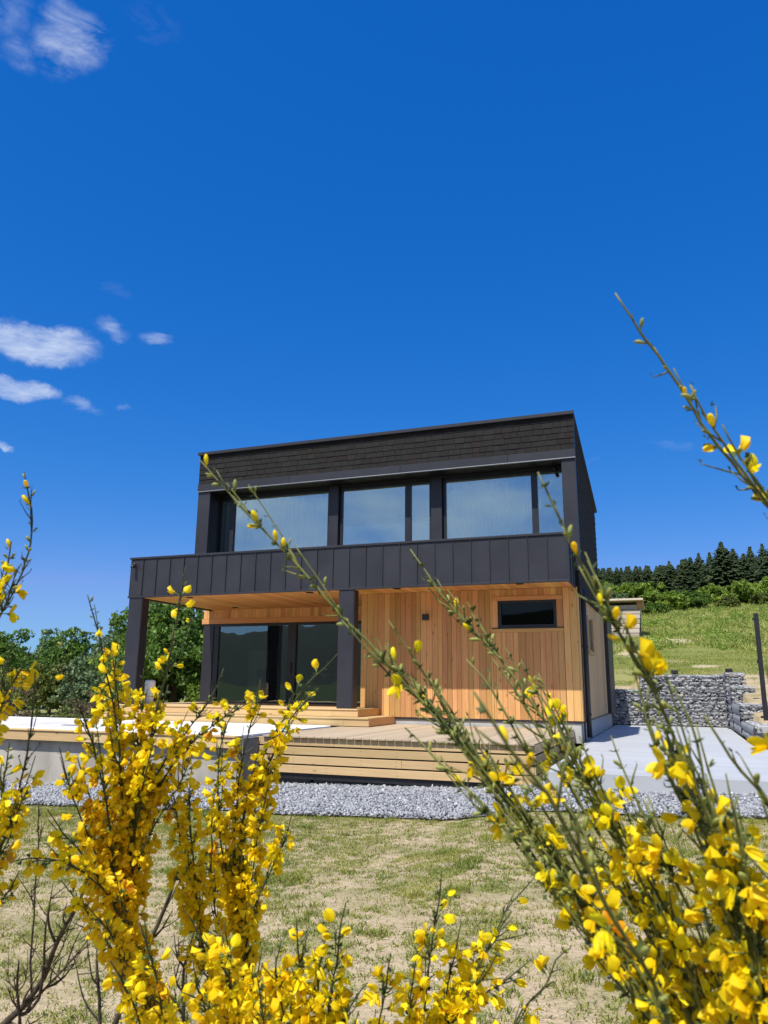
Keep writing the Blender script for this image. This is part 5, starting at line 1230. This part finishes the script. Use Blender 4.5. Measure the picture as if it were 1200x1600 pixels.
(4,[(-0.756,1.068,-0.152),(-0.765,1.099,-0.204),(-0.772,1.133,-0.263),(-0.777,1.172,-0.339),(-0.780,1.209,-0.407)],0.0028,7,0.08,70,170,8,50,0),
(4,[(-0.590,1.163,-0.192),(-0.613,1.183,-0.240),(-0.644,1.201,-0.290),(-0.676,1.219,-0.341),(-0.705,1.240,-0.398),(-0.725,1.267,-0.466)],0.003,7,0.08,60,150,8,50,0),
(4,[(-0.706,1.113,-0.169),(-0.724,1.139,-0.232),(-0.739,1.169,-0.306),(-0.744,1.206,-0.393),(-0.740,1.250,-0.492),(-0.727,1.300,-0.605)],0.003,8,0.09,100,190,8,50,0),
(4,[(-0.633,1.158,-0.150),(-0.655,1.185,-0.204),(-0.682,1.213,-0.270),(-0.708,1.244,-0.349),(-0.729,1.278,-0.430)],0.003,8,0.09,100,180,8,50,0),
(4,[(-0.701,1.042,-0.320),(-0.683,1.070,-0.368),(-0.662,1.097,-0.412),(-0.643,1.123,-0.453),(-0.623,1.151,-0.498),(-0.596,1.189,-0.577)],0.005,7,0.07,60,160,8,50,0),
(4,[(-0.575,1.143,-0.402),(-0.599,1.163,-0.447),(-0.625,1.183,-0.492),(-0.652,1.207,-0.558)],0.0028,6,0.07,90,170,8,50,0),
(4,[(-0.598,1.095,-0.374),(-0.624,1.127,-0.430),(-0.647,1.162,-0.488),(-0.663,1.208,-0.578)],0.0028,7,0.07,90,170,8,50,0),
(4,[(-0.656,1.075,-0.384),(-0.675,1.111,-0.440),(-0.681,1.155,-0.507),(-0.683,1.205,-0.597)],0.0028,6,0.07,50,150,8,50,0),
(4,[(-0.659,0.942,-0.384),(-0.667,0.985,-0.422),(-0.670,1.033,-0.471),(-0.662,1.095,-0.566)],0.0028,5,0.07,60,160,8,50,0),
(4,[(-0.830,1.270,-0.419),(-0.850,1.276,-0.474),(-0.858,1.284,-0.518),(-0.861,1.299,-0.585)],0.005,7,0.06,0,0,0,0,1),
(5,[(-0.744,0.698,0.258),(-0.745,0.708,0.237),(-0.747,0.718,0.211),(-0.753,0.728,0.184),(-0.761,0.735,0.161),(-0.772,0.741,0.138),(-0.789,0.747,0.111),(-0.810,0.750,0.085),(-0.848,0.750,0.046),(-0.899,0.764,-0.067),(-0.939,0.824,-0.353),(-0.956,0.863,-0.518)],0.0032,9,0.1,14,60,40,60,0),
(5,[(-0.765,0.711,0.173),(-0.777,0.722,0.152),(-0.791,0.733,0.129),(-0.807,0.743,0.111),(-0.833,0.751,0.083),(-0.878,0.762,0.014)],0.0022,4,0.06,20,60,40,60,0),
(5,[(-0.755,0.721,0.146),(-0.770,0.727,0.128),(-0.786,0.735,0.101),(-0.805,0.742,0.074)],0.0022,4,0.05,50,70,20,60,0),
(5,[(-0.772,0.780,0.015),(-0.783,0.793,-0.017),(-0.797,0.807,-0.058),(-0.814,0.821,-0.100),(-0.835,0.835,-0.151),(-0.860,0.848,-0.203),(-0.894,0.860,-0.264),(-0.942,0.877,-0.368),(-0.986,0.909,-0.526)],0.0035,7,0.09,30,150,12,60,0),
(5,[(-0.767,0.763,0.046),(-0.782,0.769,0.023),(-0.803,0.774,-0.002),(-0.824,0.779,-0.026),(-0.855,0.784,-0.067),(-0.890,0.797,-0.149)],0.0028,7,0.08,50,120,10,60,0),
(5,[(-0.788,0.753,0.054),(-0.806,0.763,0.018),(-0.825,0.775,-0.026),(-0.847,0.787,-0.075),(-0.885,0.809,-0.190)],0.0028,6,0.08,60,120,10,60,0),
(5,[(-0.792,0.771,-0.072),(-0.811,0.789,-0.105),(-0.835,0.809,-0.155),(-0.867,0.828,-0.216),(-0.921,0.855,-0.344)],0.003,7,0.08,110,150,10,60,0),
(5,[(-0.790,0.808,-0.130),(-0.816,0.821,-0.160),(-0.848,0.833,-0.199),(-0.887,0.846,-0.252)],0.0028,5,0.07,100,150,10,60,0),
(5,[(-0.825,0.844,-0.239),(-0.858,0.859,-0.276),(-0.907,0.870,-0.323),(-0.962,0.892,-0.423)],0.0028,4,0.07,60,100,10,30,0),
]

# ------------------------------------------------------------------ broom in flower
def petal_mat(name, c1, c2, tr=.45):
    m = bpy.data.materials.new(name); m.use_nodes = True; t = m.node_tree; b = t.nodes['Principled BSDF']; o = t.nodes['Material Output']
    oi = N(t, 'ShaderNodeObjectInfo'); geo = N(t, 'ShaderNodeNewGeometry')
    tcn = N(t, 'ShaderNodeTexCoord'); n1 = N(t, 'ShaderNodeTexNoise'); n1.inputs['Scale'].default_value = 180; n1.inputs['Detail'].default_value = 3; L(t, geo.outputs['Position'], n1.inputs['Vector'])
    f = MATH(t, 'ADD', MATH(t, 'MULTIPLY', n1.outputs['Fac'], .55), MATH(t, 'MULTIPLY', geo.outputs['Random Per Island'], .45), clamp=True)
    h = N(t, 'ShaderNodeHueSaturation'); L(t, MIXC(t, f, c1, c2), h.inputs['Color'])
    L(t, MATH(t, 'MULTIPLY_ADD', oi.outputs['Random'], .022, .487), h.inputs['Hue']); h.inputs['Value'].default_value = 1
    L(t, h.outputs[0], b.inputs['Base Color']); b.inputs['Roughness'].default_value = .5; b.inputs['Specular IOR Level'].default_value = .3
    tl = N(t, 'ShaderNodeBsdfTranslucent'); L(t, h.outputs[0], tl.inputs['Color'])
    mx = N(t, 'ShaderNodeMixShader'); mx.inputs[0].default_value = tr; L(t, b.outputs[0], mx.inputs[1]); L(t, tl.outputs[0], mx.inputs[2]); L(t, mx.outputs[0], o.inputs['Surface'])
    return m
M['petal'] = petal_mat('broom_petal_yellow', (.99, .83, .014), (.98, .74, .010))
M['petal_old'] = petal_mat('broom_petal_fading', (.90, .50, .01), (.60, .25, .01), .3)
M['calyx'] = leafmat('broom_calyx', (.16, .22, .04), (.30, .34, .08), 60, .2)
M['stem'] = mk('green_broom_stem', (.07, .085, .012), (.19, .19, .035), 45, .6, stretch=(1, 1, .4), bump=.3, bscale=300, dist=.001)
M['stem_dark'] = mk('dark_green_broom_stem', (.035, .042, .016), (.085, .095, .032), 45, .7, stretch=(1, 1, .4), bump=.3, bscale=300, dist=.001)
M['twig'] = mk('dark_bare_broom_wood', (.035, .026, .018), (.10, .075, .05), 60, .85, bump=.6, bscale=250, dist=.001)
M['bud'] = leafmat('broom_bud', (.24, .27, .06), (.42, .42, .12), 90, .2)
M['leaflet'] = leafmat('broom_leaflet', (.05, .085, .022), (.14, .19, .05), 70, .35)
def petal(L_, W_, origin, d, side, nrm, bend=0.0, cup=0.0, nu=5, nv=5, wp=.62, tip=1.0):
    d, side, nrm = (np.array(v, float) for v in (d, side, nrm)); V = []; F = []
    for i in range(nu):
        u = i / (nu - 1); w = (math.sin(math.pi * min(.04 + u * .93, 1)) ** wp) * W_ / 2 * (1 + (tip - 1) * u)
        for j in range(nv):
            v = -1 + 2 * j / (nv - 1)
            V.append(np.array(origin) + d * (L_ * u) + side * (w * v) + nrm * (bend * L_ * u * u + cup * W_ * v * v * (.3 + u)))
    for i in range(nu - 1):
        for j in range(nv - 1): q = i * nv + j; F.append([q, q + 1, q + 1 + nv, q + nv])
    return V, F
def flower_mesh(kind, seed):
    r = np.random.default_rng(seed); V = []; F = []; mi = []
    def add(vf, m):
        o = len(V); V.extend(vf[0]); F.extend([[a + o for a in f] for f in vf[1]]); mi.extend([m] * len(vf[1]))
    # pedicel + calyx
    mb = MB().tube([(0, -.008, -.002), (0, -.003, 0), (0, 0, .0)], [.0006, .0007, .0009], 4, False).tube([(0, -.001, 0), (0, .002, 0), (0, .0055, 0)], [.001, .0024, .0028], 6, False)
    add((mb.v, mb.f), 1)
    j = lambda a: r.uniform(-a, a)
    if kind == 'open':
        a = .95 + j(.25)
        add(petal(.0165, .0165, (0, .004, .001), (j(.1), math.cos(a), math.sin(a)), (1, 0, 0), (0, -math.sin(a), math.cos(a)), bend=.25 + j(.15), cup=.16 + j(.06), nu=6, nv=7, wp=.72), 0)
        for s_ in (-1, 1): add(petal(.0165, .0095, (s_ * .0015, .004, 0), (s_ * (.28 + j(.12)), .93, -.22 + j(.1)), (s_ * .45, .1, 1), (s_ * 1, -.3, 0), bend=-.06, cup=.1, wp=.55), 0)
        for s_ in (-1, 1): add(petal(.0165, .0085, (s_ * .0004, .004, -.001), (s_ * .06, .78, -.58 + j(.12)), (0, .45, .9), (s_ * 1, 0, 0), bend=.1, cup=-.12, wp=.6), 0)
    elif kind == 'half':
        a = .45 + j(.2)
        add(petal(.0195, .017, (0, .004, .001), (0, math.cos(a), math.sin(a)), (1, 0, 0), (0, -math.sin(a), math.cos(a)), bend=.12, cup=-.48 + j(.06), nu=6, nv=7, wp=.72), 0)
        for s_ in (-1, 1): add(petal(.0165, .0095, (s_ * .001, .004, 0), (s_ * .16, .96, -.12), (s_ * .25, .1, 1), (s_ * 1, -.2, 0), bend=.04, cup=.1), 0)
    elif kind == 'droop':
        a = 1.25 + j(.2)
        add(petal(.0165, .0155, (0, .004, .001), (0, math.cos(a), math.sin(a)), (1, 0, 0), (0, -math.sin(a), math.cos(a)), bend=-.45, cup=.22, nu=6, nv=7, wp=.72), 0)
        for s_ in (-1, 1): add(petal(.0175, .010, (s_ * .002, .004, 0), (s_ * .55, .72, -.55), (s_ * .5, .2, .8), (s_ * .8, -.5, 0), bend=-.15, cup=.12), 0)
        for s_ in (-1, 1): add(petal(.017, .008, (s_ * .0005, .004, -.001), (s_ * .05, .4, -.92), (0, .9, .4), (s_ * 1, 0, 0), bend=.12, cup=-.1), 0)
        mb = MB().tube([(0, .006, 0), (0, .013, -.004), (0, .016, -.001), (0, .013, .003)], [.0006, .0006, .0005, .0004], 4, False); add((mb.v, mb.f), 0)
    else:   # closed, pouch-like
        for s_ in (-1, 1): add(petal(.0175, .0095, (s_ * .0002, .0035, 0), (s_ * .03, .985, .16), (s_ * .12, -.16, 1), (s_ * 1, 0, 0), bend=.03, cup=-.38, nu=6, nv=6, wp=.5), 0)
    me = np_mesh('flower', np.array(V), F, [M['petal_old'] if kind == 'old' else M['petal'], M['calyx']], True)
    me.polygons.foreach_set('material_index', np.array(mi, dtype=np.int32))
    return me
FL = {'open': [flower_mesh('open', k) for k in range(4)], 'half': [flower_mesh('half', k) for k in range(3)], 'droop': [flower_mesh('droop', k) for k in range(3)], 'closed': [flower_mesh('closed', k) for k in range(2)]}
old = [flower_mesh('droop', 9), flower_mesh('open', 8)]
for m_ in old: m_.materials[0] = M['petal_old']
FL['old'] = old
def bud_mesh(L_, w_, name='bud'):
    mb = MB().tube([(0, -.004, -.001), (0, 0, 0)], [.0006, .0008], 4, False).tube([(0, -.0005, 0), (0, L_ * .25, .0), (0, L_ * .6, .0004), (0, L_ * .9, .001), (0, L_, .0014)], [.0008, w_ * .8, w_, w_ * .6, .0002], 7)
    return mb.mesh(name, M['bud'])
BUDS = [bud_mesh(.0085, .0019), bud_mesh(.0065, .0016), bud_mesh(.0105, .0023)]
yb_ = bud_mesh(.013, .003); yb_.materials[0] = M['petal']
BUDS.append(yb_)
VF = {}
def mesh_arrays(me):
    k = me.name
    if k not in VF:
        v = np.empty(len(me.vertices) * 3, dtype=np.float32); me.vertices.foreach_get('co', v)
        me.calc_loop_triangles(); f = np.empty(len(me.loop_triangles) * 3, dtype=np.int32); me.loop_triangles.foreach_get('vertices', f)
        mi = np.empty(len(me.loop_triangles), dtype=np.int32); me.loop_triangles.foreach_get('material_index', mi)
        VF[k] = (v.reshape(-1, 3), f.reshape(-1, 3), mi)
    return VF[k]
def catmull(P, step):
    P = [np.array(p, float) for p in P]; P = [2 * P[0] - P[1]] + P + [2 * P[-1] - P[-2]]; out = []
    for i in range(1, len(P) - 2):
        L_ = np.linalg.norm(P[i + 1] - P[i]); n_ = max(2, int(L_ / step))
        for k in range(n_):
            t_ = k / n_; a, b, c, d = P[i - 1], P[i], P[i + 1], P[i + 2]
            out.append(.5 * ((2 * b) + (-a + c) * t_ + (2 * a - 5 * b + 4 * c - d) * t_ ** 2 + (-a + 3 * b - 3 * c + d) * t_ ** 3))
    out.append(P[-2]); return np.array(out)
def frame_from(y, zhint, rng):
    y = y / np.linalg.norm(y); x = np.cross(y, zhint); 
    if np.linalg.norm(x) < 1e-4: x = np.cross(y, [1, 0, .3])
    x /= np.linalg.norm(x); z = np.cross(x, y); return np.stack([x, y, z], 1)
BASES = {0: (.08, .68), 1: (.30, .66), 2: (-.38, 1.0), 3: (-.9, 1.15), 4: (-.7, 1.3), 5: (-.98, .8)}
BL = {0: ('large broom with long budding shoots reaching up and left from the lower right corner', 'broom'),
      1: ('broom mostly outside the frame, its shoot curving in from the right edge against the sky', 'broom'),
      2: ('low flowering broom sprigs at the bottom centre of the photo', 'broom'),
      3: ('big bushy broom full of yellow flowers left of the porch, with bare dark stems', 'broom'),
      4: ('broad flowering broom in front of the sliding door, second from the left', 'broom'),
      5: ('broom cut off by the left edge with a thin shoot against the sky', 'broom')}
IMG = (np.array(_r), np.array(_u), np.array(_f))
def seen(p):
    f_ = p @ IMG[2]; return f_ > .1 and abs(p @ IMG[0] / f_) < .56 and abs(p @ IMG[1] / f_) < .72
rng = np.random.default_rng(99)
for sh in range(6):
    bx, by = BASES[sh]; bz = float(ground_h(bx, by)); root = empty('broom_shrub', (bx, by, bz), BL[sh][0], BL[sh][1], 'flowering broom shrubs in the foreground')
    stems = [s_ for s_ in STEMS if s_[0] == sh]
    curves = [catmull(s_[1], .012) for s_ in stems]
    allp = [c for c in curves]
    flowers = []; buds = []; leaves = []
    for si, (s_, cv) in enumerate(zip(stems, curves)):
        _, P, rad, ntw, twl, f0, f1, bud, leaf, bare = s_
        end = cv[-1]; tdir = cv[-1] - cv[-4]; tdir /= np.linalg.norm(tdir)
        fz = end @ IMG[2]; low = (end @ IMG[1]) / fz < -.655
        if low:
            gp = np.array([bx + rng.uniform(-.12, .12), by + rng.uniform(-.10, .10), bz - .02])
            mid = end + tdir * .18; tail = catmull([end, mid, (mid + gp) / 2 + np.array([rng.uniform(-.03, .03), rng.uniform(-.03, .03), -.05]), gp], .05)[1:]
        else:
            oth = np.concatenate([c for k_, c in enumerate(allp) if k_ != si]); dd = np.linalg.norm(oth - (end + tdir * .05), axis=1) + 6 * np.maximum(oth[:, 2] - (end[2] - .01), 0)
            gp = oth[np.argmin(dd)]; tail = catmull([end, (end + gp) / 2 + tdir * .01, gp], .02)[1:]
        full = np.concatenate([cv, tail]); n_ = len(full)
        arc = np.concatenate([[0], np.cumsum(np.linalg.norm(np.diff(full, axis=0), axis=1))]); Lc = arc[len(cv) - 1]
        wob = rng.normal(size=(n_, 3)); wob = np.stack([np.convolve(wob[:, k], np.ones(5) / 5, 'same') for k in range(3)], 1) * .0022
        full = full + wob * np.minimum(arc / .05, 1)[:, None]
        R_ = np.interp(arc, [0, .05, .25, max(Lc, .3), max(arc[-1], .4)], [.0007 if not bare else .0012, .0011 if not bare else rad * .5, max(rad * .42, .0013) if not bare else rad * .8, rad, rad * 1.7])
        mb = MB().tube(full.tolist(), R_.tolist(), 6)
        lines_ = [(full[:len(cv)], arc[:len(cv)], 1.0)]
        for k in range(ntw):
            a0 = Lc * ((k + rng.uniform(.2, .9)) / ntw) ** (.85 if not bare else 1); a0 = max(a0, .06 if sh > 1 else .11)
            if a0 > Lc: continue
            i0 = int(np.searchsorted(arc, a0)); i0 = min(i0, len(cv) - 2)
            td = full[max(i0 - 3, 0)] - full[min(i0 + 3, n_ - 1)]; td /= np.linalg.norm(td)
            sd_ = np.cross(td, rng.normal(size=3)); sd_ /= np.linalg.norm(sd_)
            sp_ = (rng.uniform(.10, .30) if sh < 2 else rng.uniform(.16, .48)) if not bare else rng.uniform(.5, 1.0); LL = twl * rng.uniform(.5, 1.25) * (1 if bare else min(1, .35 + a0 / .3) * .85)
            p0 = full[i0]; p1 = p0 + (td + sd_ * sp_) * LL * .4; p2 = p1 + (td + sd_ * sp_ * .35 + np.array([0, 0, .12])) * LL * .6
            tw = catmull([p0, p1, p2], .012); ta = np.concatenate([[0], np.cumsum(np.linalg.norm(np.diff(tw, axis=0), axis=1))])
            mb.tube(tw.tolist(), np.interp(ta, [0, ta[-1]], [min(R_[i0] * .7, .0016 if not bare else .003), .0006]).tolist(), 5)
            lines_.append((tw[::-1], ta, .8))
            if bare:
                for q in range(3):
                    j0 = rng.integers(2, len(tw) - 1); e_ = tw[j0] + (td + rng.normal(size=3) * .8) * rng.uniform(.01, .035); mb.tube([tw[j0].tolist(), ((tw[j0] + e_) / 2 + rng.normal(size=3) * .001).tolist(), e_.tolist()], [.0011, .0008, .0004], 4)
        if not bare:      # short budding side spurs
            for q in range(int(Lc / (.016 if sh < 2 else .022))):
                i0 = rng.integers(3, len(cv) - 2); td = full[i0 - 2] - full[i0 + 2]; td /= np.linalg.norm(td); e_ = full[i0] + (td * 1.1 + rng.normal(size=3) * .55) * rng.uniform(.006, .022)
                mb.tube([full[i0].tolist(), ((full[i0] + e_) / 2 + rng.normal(size=3) * .0006).tolist(), e_.tolist()], [.0009, .0008, .0005], 4)
                leaves.append([e_, e_ + td * .002 + rng.normal(size=3) * .0012, e_ + td * .005, e_ + td * .002 - rng.normal(size=3) * .0012])
        if bare:
            for q in range(int(Lc / .012)):
                i0 = rng.integers(2, len(cv) - 2); e_ = full[i0] + (rng.normal(size=3) + np.array([0, 0, .5])) * .006; mb.tube([full[i0].tolist(), e_.tolist()], [.0012, .0005], 4)
        mb.build('branch', M['twig'] if bare else (M['stem'] if sh < 2 else M['stem_dark']), root)
        if bare: continue
        for (ln, ar, wt) in lines_:
            tot = ar[-1]; main = wt == 1.0
            def at(a):
                i0 = min(int(np.searchsorted(ar, a)), len(ln) - 2); td = ln[max(i0 - 2, 0)] - ln[min(i0 + 2, len(ln) - 1)]; nn = np.linalg.norm(td); return ln[i0], td / (nn if nn > 1e-9 else 1)
            # which part of the whole stem are we on: flowers thicken towards the foot
            base_q = 0.0
            if not main:
                dd = np.linalg.norm(cv - ln[-1], axis=1); base_q = arc[int(np.argmin(dd))] / max(Lc, .01)
            ff = {0: .38, 1: .38, 2: .72, 3: .86, 4: .82, 5: .50}[sh]
            for kind_, dens0, dens1 in (('f', f0 * ff, f1 * ff), ('b', bud * 1.35, bud * .8), ('l', leaf * 1.6, leaf * 1.6)):
                nn_ = rng.poisson(max(dens0, dens1) * tot * (1 if main else .9))
                for _ in range(nn_):
                    a = rng.uniform(.0, tot); q = a / max(Lc, .01) if main else base_q
                    if kind_ == 'f' and main and a < .018: continue
                    dloc = dens0 + (dens1 - dens0) * min(1, q * 1.25) ** (2.4 if sh == 0 and kind_ == 'f' else 1.1)
                    if rng.random() > dloc / max(dens0, dens1): continue
                    p, td = at(a)
                    rd = np.cross(td, rng.normal(size=3)); rd /= np.linalg.norm(rd)
                    # blossoms turn to the light and to the open side
                    if kind_ == 'f': rd = rd + np.array([-.10, -.30, .22]); rd -= td * (rd @ td) * .6; rd /= np.linalg.norm(rd)
                    if not seen(p) and kind_ != 'f' : continue
                    if not seen(p) and rng.random() < .6: continue
                    if kind_ == 'f':
                        y = rd * .95 + td * .25 + np.array([0, 0, -.12]); R3 = frame_from(y, td + np.array([0, 0, .6]), rng)
                        kk = rng.random(); young = q < .25
                        kd = ('closed' if kk < .4 else 'half' if kk < .75 else 'open') if young else ('open' if kk < .40 else 'half' if kk < .62 else 'droop' if kk < .84 else 'closed' if kk < .985 else 'old')
                        a_ = rng.normal() * .45; c_, s__ = math.cos(a_), math.sin(a_); Ry = np.array([[c_, 0, s__], [0, 1, 0], [-s__, 0, c_]])
                        flowers.append((p + rd * .0065, R3 @ Ry, rng.uniform(.86, 1.2) * (.65 if sh < 2 else .73), kd))
                    elif kind_ == 'b':
                        y = rd * .6 + td * .8; buds.append((p + rd * .0025 + td * .003, frame_from(y, rd, rng), rng.uniform(.6, 1.1), int(rng.choice(4, p=[.38, .3, .22, .10]))))
                    else:
                        y = rd * .9 + td * .6; y /= np.linalg.norm(y); s3 = np.cross(y, td); s3 /= np.linalg.norm(s3) + 1e-9; ll = rng.uniform(.0035, .0085); ww = ll * .26
                        b0 = p + rd * .0006
                        for m3 in (-.5, 0, .5) if rng.random() < .35 else (0,):
                            yy = y + s3 * m3; leaves.append([b0, b0 + yy * ll * .55 + s3 * ww, b0 + yy * ll, b0 + yy * ll * .55 - s3 * ww])
    def place(items, lib, name, cap=300):
        items = sorted(items, key=lambda it: (0 if seen(it[0]) else 1, float(np.linalg.norm(it[0]))))
        rp = Vector(root.location)
        for it in items[:cap]:
            me = lib(it); o = bpy.data.objects.new(name, me); COL.objects.link(o); o.parent = root
            R3 = it[1] * it[2]; m4 = Matrix([[*R3[0], it[0][0] - rp.x], [*R3[1], it[0][1] - rp.y], [*R3[2], it[0][2] - rp.z], [0, 0, 0, 1]]); o.matrix_local = m4
        rest = items[cap:]
        if rest:
            VV = []; FF = []; MI = []; off = 0; mats = None
            for it in rest:
                me = lib(it); v, f, mi = mesh_arrays(me)
                if me.materials[0] == M['petal_old']: mi = mi * 0 + np.where(mi == 0, 2, 1)
                elif name == 'bud': mi = mi * 0 + (0 if me.materials[0] == M['petal'] else 1)
                VV.append((v * it[2]) @ np.array(it[1]).T + it[0] - np.array(rp)); FF.append(f + off); MI.append(mi); off += len(v)
            me = np_mesh(name + 's', np.concatenate(VV), np.concatenate(FF), [M['petal'], M['calyx'] if name == 'flower' else M['bud'], M['petal_old']], True)
            me.polygons.foreach_set('material_index', np.concatenate(MI).astype(np.int32))
            tag(link(name + '_mass', me, root, root.location), kind='stuff')
    place(flowers, lambda it: FL[it[3]][int(abs(it[0][0]) * 9973) % len(FL[it[3]])], 'flower')
    place(buds, lambda it: BUDS[it[3]], 'bud')
    if leaves:
        Q = np.array(leaves) - np.array(root.location); tag(link('leaflets', quads_to_mesh('leaflets', Q, M['leaflet']), root, root.location), kind='stuff')
    print('shrub', sh, 'flowers', len(flowers), 'buds', len(buds), 'leaves', len(leaves))
